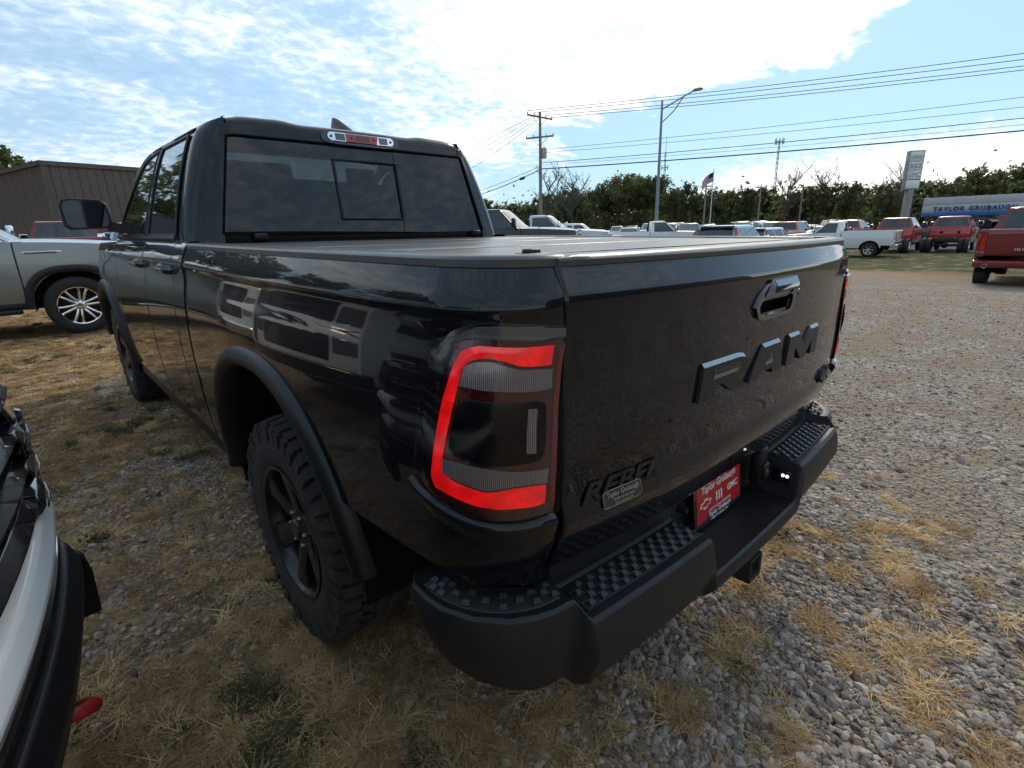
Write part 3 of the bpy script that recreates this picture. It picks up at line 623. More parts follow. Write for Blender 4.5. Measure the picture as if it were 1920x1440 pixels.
for k, (ex, ey, z, z2, r, lb) in enumerate(((44.5, 66, 11.3, 10.9, .02, 'first wire from the pole top running left behind the cab'), (46, 66, 11.15, 10.2, .02, 'second wire from the pole top running left behind the cab'), (47.5, 66, 10.95, 9.6, .02, 'third wire from the pole top running left behind the cab'), (49, 66, 10.8, 9.0, .02, 'lowest wire from the pole top running left behind the cab'), (45, 62, 7.0, 5.9, .022, 'thin cable running left above the splice case'), (45, 62, 6.7, 5.3, .04, 'thick black cable with splice case running left from the pole'))):
    wire((PX, PY, z+g0), (ex, ey, z2), .35, r, lb)
pc = Vector((PX, PY, 6.7+g0)).lerp(Vector((45, 62, 5.3)), .135)-Vector((0, 0, .20))
dr = (Vector((45, 62, 5.3))-Vector((PX, PY, 6.7))).normalized()
tag(MB().tube([pc-dr*.5, pc-dr*.42, pc+dr*.42, pc+dr*.5], [.05, .13, .13, .05], 10).build('splice_case', M_WIRE), 'black splice case hanging on the cable left of the pole', 'splice case')
LX, LY = 36.94, 23.54; lg = terrain(LX, LY)
lamp = thing('street_lamp', 'tall grey street lamp with a single truss arm pointing right', 'street lamp', (LX, LY, lg))
MB().tube([(0, 0, -.3), (0, 0, 4), (0, 0, 10.9)], [.16, .13, .075], 12).build('lamp_post', M_GALV, lamp)
rd = Vector((.58, -.81, 0)); hd_ = Vector((0, 0, 11.0))
MB().tube([Vector((0, 0, 10.25)), rd*1.2+Vector((0, 0, 10.85)), rd*2.2+Vector((0, 0, 11.35))], .05, 8).build('lamp_arm', M_GALV, lamp)
MB().tube([Vector((0, 0, 9.3)), rd*.9+Vector((0, 0, 10.1)), rd*1.5+Vector((0, 0, 10.98))], .04, 8).build('arm_strut', M_GALV, lamp)
MB().tube([rd*2.15+Vector((0, 0, 11.34)), rd*2.3+Vector((0, 0, 11.40)), rd*2.75+Vector((0, 0, 11.46)), rd*2.9+Vector((0, 0, 11.46))], [.05, .11, .12, .03], 8).build('lamp_head', M_GALV, lamp)
MB().box(.14, .42, -.16, .10, 1.9, 2.15, .03).build('floodlight', plain('floodlight_white', (.7, .7, .7), .4), lamp)
def mast(h, d, H, label, antennas):
    x, y = polar(h, d); m = thing('mobile_mast', label, 'mast', (x, y, -.2)); s = MB(); w = .34
    for k in range(3):
        a = 2*math.pi*k/3; s.tube([(w*math.cos(a), w*math.sin(a), 0), (w*.6*math.cos(a), w*.6*math.sin(a), H)], .07, 5)
    L = MB()
    for q in range(int(H/1.2)):
        z = q*1.2; ww = w*(1-.4*z/H)
        for k in range(3):
            a, b = 2*math.pi*k/3, 2*math.pi*(k+1)/3; L.tube([(ww*math.cos(a), ww*math.sin(a), z), (ww*math.cos(b), ww*math.sin(b), z+1.2)], .035, 4)
    s.build('mast_legs', M_GALV, m); L.build('mast_lattice', M_GALV, m)
    for z, n_, r in antennas:
        for k in range(n_):
            a = 2*math.pi*k/n_+.4; MB().box(r*math.cos(a)-.11, r*math.cos(a)+.11, r*math.sin(a)-.08, r*math.sin(a)+.08, z-.7, z+.7, .03).build('antenna_panel', plain('antenna_grey', (.40, .44, .48), .5), m)
        MB().lathe([(r*.9, -.05), (r*1.02, -.05), (r*1.02, .05), (r*.9, .05)], 14, 'z', (0, 0, z)).build('antenna_ring', M_GALV, m)
    return m
m1 = mast(58.45, 160, 20.5, 'slim distant mast just beside the street lamp', ((16.8, 3, .9), (12.2, 3, .7))); MB().tube([(0, 0, 20), (0, 0, 25)], [.09, .03], 5).build('mast_spike', M_GALV, m1)
mast(68.45, 160, 21.5, 'distant mobile mast with a crown of antennas above the trees', ((21.3, 8, 1.0),))
# flag pole
FX, FY = polar(63.0, 83.5)
fp = thing('flagpole', 'white flagpole flying a striped flag beyond the parked cars', 'flagpole', (FX, FY, -.2)); MB().tube([(0, 0, 0), (0, 0, 9.1)], [.085, .05], 8).build('pole_shaft', plain('white_pole', (.6, .6, .6), .5), fp)
fdv = Vector((-.50, .70, 0)).normalized()
fl = bpy.data.objects.new('flag', None); COL.objects.link(fl); fl.parent = fp
def fpt(u, v): return fdv*(u*1.75*.85)+Vector((-.12*math.sin(u*7+v*2), -.12*math.sin(u*7+v*2), 8.6-v*1.25-u*u*1.05-.25*u))
mr_, mw_, mb_ = plain('flag_red', (.36, .03, .04), .8), plain('flag_white', (.6, .6, .6), .8), plain('flag_blue', (.02, .03, .12), .8)
for k in range(13):
    u0 = 0.4 if k < 7 else 0.0
    MB().grid([[fpt(lerp(u0, 1, q/12), (k+j)/13) for q in range(13)] for j in (0, 1)]).build('flag_stripe', mr_ if k % 2 == 0 else mw_, fl)
MB().grid([[fpt(.4*q/6, j*7/13/3) for q in range(7)] for j in range(4)]).build('flag_canton', mb_, fl)
for r in range(4):
    for c in range(5):
        p = fpt(.04+.08*c, .06+.12*r); MB().lathe([(0, 0), (.035, 0)], 6, 'y', p+Vector((.03, -.05, 0))).build('flag_star', mw_, fl)
u2x, u2y = polar(62.4, 92); u2 = thing('utility_pole', 'grey wooden pole with a short crossarm beside the flagpole', 'utility pole', (u2x, u2y, -.2)); MB().tube([(0, 0, 0), (.05, 0, 7.6)], [.16, .12], 8).build('pole_shaft', M_WOOD, u2); MB().box(-.1, .1, -1.0, 1.0, 7.2, 7.35).build('crossarm', M_WOOD, u2)
for k, (h, d, H, lb) in enumerate(((67.3, 96, 7.4, 'thin dark pole standing left of the distant antenna mast'), (70.8, 99, 7.2, 'thin dark pole standing right of the distant antenna mast'), (41.1, 92, 4.8, 'short pale post at the tree line beside the pickup cab'))):
    x, y = polar(h, d); q = thing('wooden_pole', lb, 'pole', (x, y, -.2)); MB().tube([(0, 0, 0), (0, 0, H)], [.14, .10], 8).build('pole_shaft', M_WOOD, q)
    if H > 6: MB().box(-.06, .06, -.9, .9, H-.5, H-.38).build('crossarm', M_WOOD, q)

# ------------------------------------------------------------------ dealership
def dealership():
    X0, Y0 = 69.3, 12.1; g = -.56; r = thing('dealership_building', 'low pale dealership with blue stripe and blue letters TAYLOR GRUBAUGH', 'building', (X0, Y0, g))
    mp = plain('pale_panel', (.45, .455, .46), .55, var=.06, vscale=.6); blue = plain('blue_band', (.02, .13, .42), .45); lt = plain('blue_letters', (.02, .045, .20), .5); dk = plain('showroom_dark', (.05, .045, .045), .4)
    # fascia panels (x is depth away from the viewer, y runs to the right as -y)
    for k in range(9):
        for j, (z0, z1) in enumerate(((2.52, 3.22), (3.23, 3.98))):
            MB().box(0, .25, -k*2.6-.008, -(k+1)*2.6+.008, z0, z1, .01).build('fascia_panel', mp, r)
    MB().box(-.05, .25, .02, -23.4, 2.16, 2.51, .01).build('blue_stripe', blue, r)
    MB().box(.30, 9, 0, -23.4, 2.1, 3.92).build('roof', mp, r)
    MB().box(.30, 1.2, -1.6, -3.0, 0, 2.12).build('wall', mp, r)
    for k in range(5):
        y = -3.1-k*3.6; w = MB().box(.9, 1.0, y, y-3.4, .2, 2.1).build('showroom_window', MT['far_glass'], r); MB().box(.80, .92, y-3.4, y-3.55, .0, 2.14).build('window_mullion', MT['alloy'], w)
    MB().box(1.1, 9, -1.0, -23, 0, 2.14).build('inner_wall', dk, r)
    me = text_mesh('TAYLOR GRUBAUGH', .60, .05, 0, 'LEFT', 1.30, .012)
    for v in me.vertices: v.co = Vector((-.06-v.co.z, -.95-v.co.x*.92, 2.62+v.co.y))
    put('facade_lettering', me, lt, r)
    MB().box(.8, 1.6, -9.0, -9.3, 3.93, 4.16).build('roof_vent', mp, r); MB().box(1, 2.4, -12.2, -13.8, 3.93, 4.9).build('rooftop_unit', mp, r)
dealership()
SX, SY = polar(78.75, 62.5)
sg_ = thing('pylon_sign', 'tall leaning-looking pylon sign with stacked white panels by the dealership', 'sign', (SX, SY, -1.25), math.radians(38))
MB().box(-.30, .30, -.25, .25, 0, 5.6, .03).build('sign_post', plain('weathered_concrete', (.27, .25, .23), .9, var=.2, vscale=2), sg_)
MB().box(-.30, .30, -.62, .62, 5.2, 8.5, .02).build('sign_cabinet', plain('sign_side_grey', (.30, .30, .31), .7, var=.15, vscale=2), sg_)
wt = plain('sign_face', (.75, .76, .74), .5); tl = plain('sign_letter_teal', (.16, .30, .28), .6)
for k, (z0, z1, t) in enumerate(((7.6, 8.4, 'CHEVROLET'), (6.85, 7.55, 'BUICK'), (6.1, 6.8, 'GMC'), (5.3, 6.0, ''))):
    f = MB().box(-.33, -.30, -.55, .55, z0, z1, .01).build('sign_panel', wt, sg_)
    if t:
        me = text_mesh(t, .62 if len(t) < 6 else .40, .005, 0, 'CENTER'); wmax = max(abs(v.co.x) for v in me.vertices)
        for v in me.vertices: v.co = Vector((-.34-v.co.z, -v.co.x*min(1, .5/wmax), (z0+z1)/2-.2+v.co.y))
        put('sign_lettering', me, tl, f)
# ------------------------------------------------------------------ the dark pickup in the middle (its rear faces -y, nose towards +y)
ram = thing('pickup_truck', 'dark blue-black pickup truck with red-lit tail lamp and flat bed cover', 'pickup truck', (0, 0, 0))
PROF = pch([.40, .50, .62, .78, .95, 1.10, 1.18, 1.25, 1.285, 1.302, 1.318, 1.345, 1.385, 1.42], [.930, .955, .972, .985, .990, .986, .977, .965, .964, .967, .963, .951, .929, .908])
VER = pch([.735, .785, .845, .875, .905, 1.0, 1.2, 1.29, 1.315, 1.34, 1.372], [.045, .022, .000, -.004, .004, .0, -.002, -.006, -.006, .003, .018])
RX, RY, YR, SL = .165, .215, .025, .305
def bulge(y):
    if y < 1.35: return .034*(1-((1.35-max(y, .24))/1.11)**2)
    return .034-.016*sstep(1.35, 2.2, y)
def plan(s, z, sx=-1):
    W = PROF(z); vr = VER(z)
    if s <= SL:
        a = s/SL*math.pi/2
        return sx*(W-RX+RX*math.sin(a)), YR+vr+RY-RY*math.cos(a)
    yy = YR+vr*max(0, 1-(s-SL)/.3)+RY+(s-SL)
    return sx*(W+bulge(yy)), yy
def plan_n(s, z, sx=-1):
    a, b = plan(s-.004, z, sx), plan(s+.004, z, sx); t = Vector((b[0]-a[0], b[1]-a[1]))
    n = Vector((t.y, -t.x)).normalized()
    if n.x*sx < 0 and s > .05: n = -n
    if s <= .05 and n.y > 0: n = -n
    return n
def smap(s, z, off=0.0, sx=-1):
    p = plan(s, z, sx); n = plan_n(s, z, sx); return (p[0]+n.x*off, p[1]+n.y*off, z)
def gate_y(x, z): return -.034+.054*(abs(x)/.80)**2.4+VER(z)
def gmap(x, z, off=0.0): return (x, gate_y(x, z)-off, z)
YAX, ZAX, FAX = 1.17, .405, 4.79     # rear axle y, height, front axle y
AA, AB, AN, AZ = .535, .60, 2.35, .42
def arch(y, yc, lo_front, lo_rear, ex=0.0):
    d = (y-yc)/(AA+ex); lo = lo_front if d > 0 else lo_rear
    if abs(d) >= 1: return lo
    return max(lo, AZ+(AB+ex)*(1-abs(d)**AN)**(1/AN))
ZTOP = 1.375
def column(zb, zt, n):
    return [lerp(zb, zt, k/n) for k in range(n+1)]
for sx in (-1, 1):
    ss = [0, .004, .012]+[.02+.285*k/16 for k in range(17)]
    ys = sorted(set([round(YAX+AA*math.cos(math.pi*k/36), 4) for k in range(37)]+[.30, .36, .42, .50, .57, 1.74, 1.80, 1.86, 1.92, 1.97, 2.012, 2.018]))
    ss += [SL+y-YR-RY for y in ys if y > YR+RY+.01]
    P = []
    for i, s in enumerate(ss):
        y = plan(s, 1.0)[1]; zb = arch(y, YAX, .52, .748, .03) if s > SL else .748-.03*sstep(.25, 0, s)
        zs = column(zb, 1.270, 20)+[1.280, 1.290, 1.297, 1.304, 1.311, 1.320, 1.332, 1.345, 1.358, ZTOP]
        off = -.004 if i in (0, len(ss)-1) else 0
        row = [smap(s, z, off, sx) for z in zs]
        b = smap(s, zb+.004, -.03, sx)
        P.append([b]+row)
    q0 = [(p[0]-sx*.0, p[1]+.05, p[2]) for p in P[0]]
    q1 = [(p[0]-sx*.05, p[1]+.002, p[2]) for p in P[-1]]
    MB().grid([q0]+P+[q1]).build('bed_side', MT['ram_paint'], ram, sharp=60)
    # rail cap
    R = []
    for s in [.012]+[.02+.285*k/14 for k in range(15)]+[SL+.05+1.72*k/24 for k in range(25)]:
        z0 = 1.374
        R.append([smap(s, z0, .003, sx)[:2]+(z0,), smap(s, z0, .004, sx)[:2]+(1.387,), smap(s, z0, .000, sx)[:2]+(1.392,), smap(s, z0, -.012, sx)[:2]+(1.395,),
                  smap(s, z0, -.09, sx)[:2]+(1.395,), smap(s, z0, -.10, sx)[:2]+(1.387,), smap(s, z0, -.10, sx)[:2]+(1.36,), smap(s, z0, -.02, sx)[:2]+(1.36,)])
    MB().loft(R).build('bed_rail_cap', MT['cover'], ram, sharp=40)
    # wheel arch flares, inner liners
    for yc, nm in ((YAX, 'rear'), (FAX, 'front')):
        R = []; lr = .56 if nm == 'rear' else .50; lf = .50 if nm == 'rear' else .60
        n = 44
        for k in range(n+1):
            a = math.pi*k/n; ca, sa = math.cos(a), math.sin(a)
            e = 2/AN; cx_ = math.copysign(abs(ca)**e, ca); cz_ = abs(sa)**e
            prof = [(-.008, -.10), (-.008, .004), (.000, .022), (.012, .032), (.030, .033), (.050, .024), (.062, .006), (.064, -.02)]
            ring = []
            for dr, dx in prof:
                y = yc+(AA+dr)*cx_; z = AZ+(AB+dr)*cz_
                low = lf if ca > 0 else lr
                if z < low: z = low-(low-z)*.25
                ring.append((sx*(PROF(max(z, .55))+(bulge(y) if nm == 'rear' else .018)*.75+dx), y, z))
            R.append(ring)
        MB().loft(R, closed=False, cap=False).build('wheel_arch_flare', MT['plastic_fine'], ram, sharp=50)
        R = []
        for k in range(25):
            a = math.pi*k/24; y = yc+(AA+.01)*math.cos(a); z = .40+(AB+.03)*math.sin(a)
            R.append([(sx*.97, y, z), (sx*.55, y, z)])
        m = MB().grid(R); m.prism([(yc+(AA+.01)*math.cos(math.pi*k/16), .40+(AB+.03)*math.sin(math.pi*k/16)) for k in range(17)], lambda a, b, d: (d, a, b), sx*.55, sx*.548)
        m.build('wheel_liner', MT['liner'], ram)
    # body side panels ahead of the bed
    def panel(y0, y1, zb, zt, mat, name, ny=24, nz=26, fx=None):
        us = [0, .004, .012]+[.02+.96*k/ny for k in range(ny+1)]+[.988, .996, 1]
        P = []
        for i, u in enumerate(us):
            row = []
            zt_ = zt; y_mid = lerp(y0(1.0), y1(1.0), u); zb_ = zb(y_mid)
            vs = [lerp(zb_, 1.270, k/nz) for k in range(nz+1)]+[1.280, 1.290, 1.297, 1.304, 1.311, 1.320, 1.335, 1.352, zt_]
            for z in vs:
                y = lerp(y0(z), y1(z), u); x = PROF(z)+.018*sstep(1.42, 1.33, z)+.022*sstep(1.32, 1.41, z)
                if fx: x += fx(y, z)
                x -= .004 if i in (0, len(us)-1) else 0
                row.append((sx*x, y, z))
            row = [(row[0][0]-sx*.04, row[0][1], row[0][2])]+row+[(row[-1][0]-sx*.03, row[-1][1], row[-1][2]+.002)]
            P.append(row)
        e0 = [(p[0]-sx*.04, p[1], p[2]) for p in P[0]]; e1 = [(p[0]-sx*.04, p[1], p[2]) for p in P[-1]]
        return MB().grid([e0]+P+[e1]).build(name, mat, ram, sharp=60)
    dz = lambda y: .52
    # cab corner, rear door, front door, fender
    panel(lambda z: 2.052, lambda z: 2.245-.02*(z-1.0), dz, 1.40, MT['ram_paint'], 'cab_corner', 6)
    rd = panel(lambda z: 2.252-.02*(z-1.0), lambda z: 2.945, dz, 1.405, MT['ram_paint'], 'rear_door', 16)
    fd = panel(lambda z: 2.953, lambda z: 4.02+.06*(1.4-z), dz, 1.405, MT['ram_paint'], 'front_door', 22)
    nose = lambda y, z: -.20*sstep(4.9, 5.75, y)**2-.03*sstep(1.2, 1.42, z)*sstep(4.2, 5.2, y)
    panel(lambda z: 4.028+.06*(1.4-z), lambda z: 5.55, lambda y: arch(y, FAX, .60, .52, .03), 1.36, MT['ram_paint'], 'front_fender', 40, 26, nose)
    for hy, par in ((2.375, rd), (3.085, fd)):
        m = MB(); x0 = PROF(1.272)+.018
        m.loft([[(sx*(x0+.0+d), hy+yy, 1.272+h) for yy, h in ((-.105, 0), (-.095, .022), (.07, .026), (.105, .012), (.11, 0), (.10, -.014), (.06, -.022), (-.09, -.02))] for d in (-.01, .012)]+
               [[(sx*(x0+.034), hy+yy*.9, 1.274+h*.75) for yy, h in ((-.105, 0), (-.095, .022), (.07, .026), (.105, .012), (.11, 0), (.10, -.014), (.06, -.022), (-.09, -.02))],
                [(sx*(x0+.042), hy+yy*.7, 1.274+h*.4) for yy, h in ((-.105, 0), (-.095, .022), (.07, .026), (.105, .012), (.11, 0), (.10, -.014), (.06, -.022), (-.09, -.02))]])
        m.build('door_handle', MT['gloss_black'], par, sharp=30)
    MB().box(sx*.78, sx*.955, 1.80, 4.20, .40, .525, .02).build('rocker_panel', MT['plastic'], ram)

# ---- cab upper structure
UX = pch([1.38, 1.44, 1.60, 1.75, 1.866, 1.90, 1.925, 1.94, 1.948], [.938, .925, .882, .832, .782, .758, .722, .682, .655])
def rear_y(z): return 2.125+.155*(z-1.43)+.09*max(0, z-1.88)
def win_x(z): return lerp(.775, .672, min(max((z-1.43)/.44, 0), 1))
for sx in (-1, 1):
    zs = [1.30, 1.38, 1.43]+[1.43+.44*k/10 for k in range(1, 11)]+[1.885, 1.90, 1.915, 1.925, 1.935, 1.942, 1.948]
    P = []
    for z in zs:
        ux = UX(max(z, 1.38)); wx = win_x(z)-.004; r = min(.085, (ux-wx)*.92); yr = rear_y(z); row = [(sx*(wx-.0), yr+.03, z), (sx*wx, yr, z)]
        for k in range(1, 4): row.append((sx*lerp(wx, ux-r, k/3), yr+.012*(k/3)**2, z))
        for k in range(1, 9):
            a = math.pi/2*k/8; row.append((sx*(ux-r+r*math.sin(a)), yr+.012+r-r*math.cos(a), z))
        row += [(sx*ux, yr+.012+r+.03, z), (sx*ux, yr+.012+r+.05+.02, z)]
        P.append(row)
    MB().grid(P).build('cab_pillar', MT['ram_paint'], ram, sharp=60)
    # side upper shell (door frames) ----------------------------------------------------------
    af = pch([1.36, 1.44, 1.60, 1.75, 1.85, 1.90, 1.925, 1.94, 1.948], [4.22, 4.06, 3.79, 3.52, 3.28, 3.12, 3.02, 2.94, 2.88])
    zs2 = [1.40, 1.42, 1.44]+[1.44+.43*k/12 for k in range(1, 13)]+[1.885, 1.90, 1.915, 1.925, 1.935, 1.942, 1.948]
    P = []
    for z in zs2:
        y0 = rear_y(z)+.10; y1 = af(z)
        P.append([(sx*UX(z), lerp(y0, y1, k/20), z) for k in range(21)])
    MB().grid(P).build('door_frame', MT['ram_paint'], ram, sharp=60)
    # painted frame band above the windows and along the pillar
    def side_pt(y, z, off): return (sx*(UX(z)+off), y, z)
    def topz(y): return 1.872-.16*max(0, (y-2.95)/1.05)**2-.30*max(0, (y-3.25)/.8)**1.6
    band = []
    for k in range(31):
        y = lerp(2.315, 3.62, k/30); zt = topz(y); band.append([side_pt(y, zt+.012, .004), side_pt(y, min(zt+.022, 1.94), .012), side_pt(y, min(zt+.075, 1.9475), .004)])
    MB().grid(band).build('window_frame_band', MT['ram_paint'], ram, sharp=60)
    # side windows
    def win(y0f, y1f, z0, name, n=18):
        P = []
        for k in range(n+1):
            u = k/n; yb = lerp(y0f(1.44), y1f(1.44), u); row = []
            for j in range(9):
                v = j/8; yt = lerp(y0f(1.85), y1f(1.85), u); y = lerp(yb, yt, v); z = lerp(z0, topz(lerp(yb, yt, 1))-.004, v)
                row.append(side_pt(y, z, .004))
            P.append(row)
        g = MB().grid(P).build(name, MT['side_tint_opaque'], ram, sharp=60)
        ring = [P[k][0] for k in range(n+1)]+[P[n][j] for j in range(9)]+[P[k][8] for k in range(n, -1, -1)]+[P[0][j] for j in range(8, -1, -1)]
        MB().tube([(p[0]+sx*.002, p[1], p[2]) for p in ring], .007, 6, cap=False).build('window_seal', MT['plastic_fine'], g)
    win(lambda z: lerp(2.285, 2.345, (z-1.44)/.41), lambda z: lerp(2.93, 2.905, (z-1.44)/.41), 1.425, 'rear_door_window')
    win(lambda z: lerp(3.02, 2.985, (z-1.44)/.41), lambda z: lerp(3.98, 3.38, (z-1.44)/.41), 1.425, 'front_door_window')
    P = [[side_pt(lerp(2.94, 2.915, (z-1.44)/.41), z, .008), side_pt(lerp(3.01, 2.975, (z-1.44)/.41), z, .008)] for z in [1.42+.45*k/8 for k in range(9)]]
    MB().grid(P).build('door_pillar_trim', MT['gloss_black'], ram)
    MB().tube([(sx*(UX(1.42)+.008), y, 1.412) for y in (2.27, 3.0, 3.6, 4.0)], .012, 6).build('belt_moulding', MT['plastic_fine'], ram)
    # ditch moulding on the roof
    MB().grid([[(sx*.690, rear_y(z)+.002+yy, z) for yy in (0,)]+[(sx*.655, rear_y(z)-.004, z)] for z in (1.868, 1.89, 1.91)]+
              [[(sx*.690, y, zz-.006), (sx*.655, y, zz+.003)] for y, zz in ((2.235, 1.935), (2.26, 1.944), (2.6, 1.95), (3.0, 1.95), (3.3, 1.92))]).build('roof_ditch_moulding', MT['plastic'], ram)
def roof_z(x, y):
    b = 1.949+.010*(1-(x/.66)**2)+.014*sstep(.30, .42, abs(x))*sstep(.67, .58, abs(x))*sstep(3.4, 3.1, y)
    return b-.5*max(0, (y-3.0))**2*.6-.004*sstep(2.45, 2.24, y)
xs = [-.66+1.32*k/44 for k in range(45)]
P = []
for x in xs:
    row = []
    for z in (1.866, 1.88, 1.895, 1.908, 1.918): row.append((x, rear_y(z)-.012*(1-(x/.66)**2), z))
    y0 = rear_y(1.92)-.012*(1-(x/.66)**2); zt = roof_z(x, 2.28)
    for t in (.25, .5, .75, 1.0): row.append((x, y0+.045*(1-math.cos(t*math.pi/2))+.01*t, lerp(1.918, zt, math.sin(t*math.pi/2))))
    for y in (2.32, 2.4, 2.55, 2.7, 2.85, 3.0, 3.1, 3.2, 3.3): row.append((x, y, roof_z(x, y)))
    P.append(row)
MB().grid(P).build('cab_roof', MT['ram_paint'], ram, sharp=60)
MB().grid([[(x, rear_y(z)+.012, z) for x in (-.80, 0, .80)] for z in (.60, 1.40, 1.432)]).build('cab_back_panel', MT['ram_paint'], ram)
# windshield, hood, nose
P = []
for k in range(17):
    u = -1+2*k/16; row = []
    for j in range(9):
        v = j/8; z = lerp(1.30, 1.94, v); hw = UX(max(z, 1.38))-.02
        yb = lerp(4.42, 3.24, v**.9); row.append((u*hw, yb-(.30-.12*v)*abs(u)**2.2*(.9 if v < 1 else .6), z))
    P.append(row)
MB().grid(P).build('windshield', MT['windshield'], ram, sharp=60)
P = []
for k in range(21):
    u = -1+2*k/20; row = []
    for y in (4.0, 4.2, 4.4, 4.7, 5.0, 5.3, 5.5, 5.62, 5.68, 5.70):
        hw = .92-.20*sstep(4.9, 5.8, y)**2; z = 1.352+.035*(1-u*u)+.03*sstep(.35, .5, abs(u))*sstep(.95, .6, abs(u))-.10*sstep(5.2, 5.72, y)
        yy = y-.14*u*u*sstep(4.8, 5.7, y)
        row.append((u*hw, yy, z))
    P.append(row)
MB().grid(P).build('hood', MT['ram_paint'], ram, sharp=60)
P = []
for k in range(21):
    u = -1+2*k/20
    P.append([(u*.86, 5.58-.16*u*u+d, z) for d, z in ((.0, 1.26), (.06, 1.18), (.08, .95), (.10, .75), (.16, .66), (.15, .52), (.05, .44))])
MB().grid(P).build('front_fascia', MT['gloss_black'], ram, sharp=40)
for sx in (-1, 1):
    MB().box(sx*.60, sx*.84, 5.40, 5.56, 1.02, 1.16, .03).build('headlamp', MT['head_lens'], ram)
# tail of the cab: rear glass in three panes, slider frame
def gl(x, z, off=0.0): return (x, rear_y(z)+.006-.010*(1-(x/.7)**2)-off, z)
for a, b in (((lambda z: -win_x(z)), (lambda z: -.186)), ((lambda z: .190), (lambda z: win_x(z)))):
    P = [[gl(lerp(a(z), b(z), k/14), z) for k in range(15)] for z in [1.425+.445*j/10 for j in range(11)]]
    MB().grid(P).build('rear_window_pane', MT['privacy'], ram, sharp=60)
P = [[gl(lerp(-.186, .190, k/10), z, -.004) for k in range(11)] for z in [1.425+.445*j/10 for j in range(11)]]
MB().grid(P).build('sliding_window_pane', MT['privacy'], ram, sharp=60)
fr = MB()
for z0, z1 in ((1.790, 1.800), (1.494, 1.503)): fr.box(-.182, .196, rear_y(z0)-.012, rear_y(z0)+.004, z0, z1, .002)
for x0 in (-.186, .186): fr.loft([[(x0+dx, rear_y(z)+dy, z) for dx, dy in ((0, .002), (.012, .002), (.012, -.011), (0, -.011))] for z in (1.495, 1.65, 1.798)])
fr.build('slider_frame', MT['plastic_fine'], ram)
P = [[(sgn*(win_x(z)-.001), rear_y(z)-.002, z), (sgn*(win_x(z)-.014), rear_y(z)-.004, z)] for sgn in (1,) for z in (1.43, 1.55, 1.7, 1.87)]
tb = MB(); pts = [(-win_x(z), rear_y(z)-.001, z) for z in (1.43, 1.6, 1.75, 1.862)]+[(x, rear_y(1.87)-.012*(1-(x/.66)**2)-.001, 1.868) for x in (-.64, -.3, 0, .3, .64)]+[(win_x(z), rear_y(z)-.001, z) for z in (1.862, 1.75, 1.6, 1.43)]
tb.tube(pts, .006, 6); tb.build('rear_window_seal', MT['shut_line'], ram)
for x in (-.62, .70): MB().box(x-.03, x+.03, 2.09, 2.12, 1.395, 1.432, .006).build('bed_cover_clamp', MT['plastic_fine'], ram)
# third brake lamp
yl = rear_y(1.9)-.012
m = MB(); m.prism([(.225*math.copysign(abs(math.cos(a))**.35, math.cos(a)), .034*math.copysign(abs(math.sin(a))**.6, math.sin(a))) for a in [2*math.pi*k/32 for k in range(32)]], lambda a, b, d: (a, yl-d+b*.2, 1.905+b), -.01, .006)
br = m.build('third_brake_lamp', MT['gloss_black'], ram)
def stadium(w, h, n=10): return [(w-h+h*math.cos(a), h*math.sin(a)) for a in [-math.pi/2+math.pi*k/n for k in range(n+1)]]+[(-w+h+h*math.cos(a), h*math.sin(a)) for a in [math.pi/2+math.pi*k/n for k in range(n+1)]]
MB().prism(stadium(.192, .021), lambda a, b, d: (a, yl-d+b*.2, 1.907+b), .004, .012).build('lens_surround', MT['chrome'], br)
for x0, x1, mt in ((-.150, -.098, 'lens_grey'), (.102, .152, 'lens_grey'), (-.092, .096, 'red_lens')):
    MB().prism([(x0, -.016), (x1, -.016), (x1, .016), (x0, .016)] if mt != 'red_lens' else [(x0, -.020), (x1-.012, -.020), (x1, .019), (x0, .019)], lambda a, b, d: (a, yl-d+b*.2, 1.907+b), .010, .0145).build('lamp_lens', MT[mt], br)
MB().prism([(-.038, -.012), (.045, -.012), (.045, .011), (-.038, .011)], lambda a, b, d: (a, yl-d+b*.2, 1.907+b), .012, .0155).build('lamp_reflector', MT['red_dark'], br)
for x in (-.062, .068, -.174, .172): MB().lathe([(.0, -.0165), (.0065, -.016), (.007, -.012)], 10, 'y', (x, yl, 1.907)).build('lamp_screw', MT['lens_grey'], br)
# shark fin aerial
R = []
for t in [0, .15, .35, .6, .8, .93, 1]:
    w = .036*(1-t*.72); R.append([(-.02+px*w, 2.36+.075*t+py*(.105*(1-t)**.8+.012), roof_z(0, 2.4)+.085*t) for px, py in [(math.cos(2*math.pi*k/14), math.sin(2*math.pi*k/14)) for k in range(14)]])
MB().loft(R).build('roof_aerial', MT['plastic_fine'], ram, sharp=50)

# ---- interior
def seat(x, y, w, z0, name='seat'):
    m = MB(); m.loft([[(x+dx*w, y+dy+(z-.9)*-.18, z) for dx, dy in ((-1, -.05), (-.8, -.09), (.8, -.09), (1, -.05), (.9, .06), (-.9, .06))] for z in (z0, z0+.2, z0+.5, z0+.58)])
    s = m.build(name, MT['interior'], ram)
    return s
for x in (-.40, .40):
    s = seat(x, 3.05, .25, .78); MB().box(x-.13, x+.13, 2.88, 2.98, 1.42, 1.60, .035).build('headrest', MT['interior'], s)
s = seat(0, 2.42, .66, .78)
for x in (-.42, .42): MB().box(x-.12, x+.12, 2.27, 2.35, 1.38, 1.52, .03).build('headrest', MT['interior'], s)
MB().loft([[(x, 3.85+.1*math.cos(x), z) for x, z in ((-.8, .8), (.8, .8), (.8, 1.18), (.3, 1.24), (-.3, 1.24), (-.8, 1.2))], [(x, 4.25, z) for x, z in ((-.8, .8), (.8, .8), (.8, 1.2), (.3, 1.25), (-.3, 1.25), (-.8, 1.22))]]).build('dashboard', MT['interior'], ram)
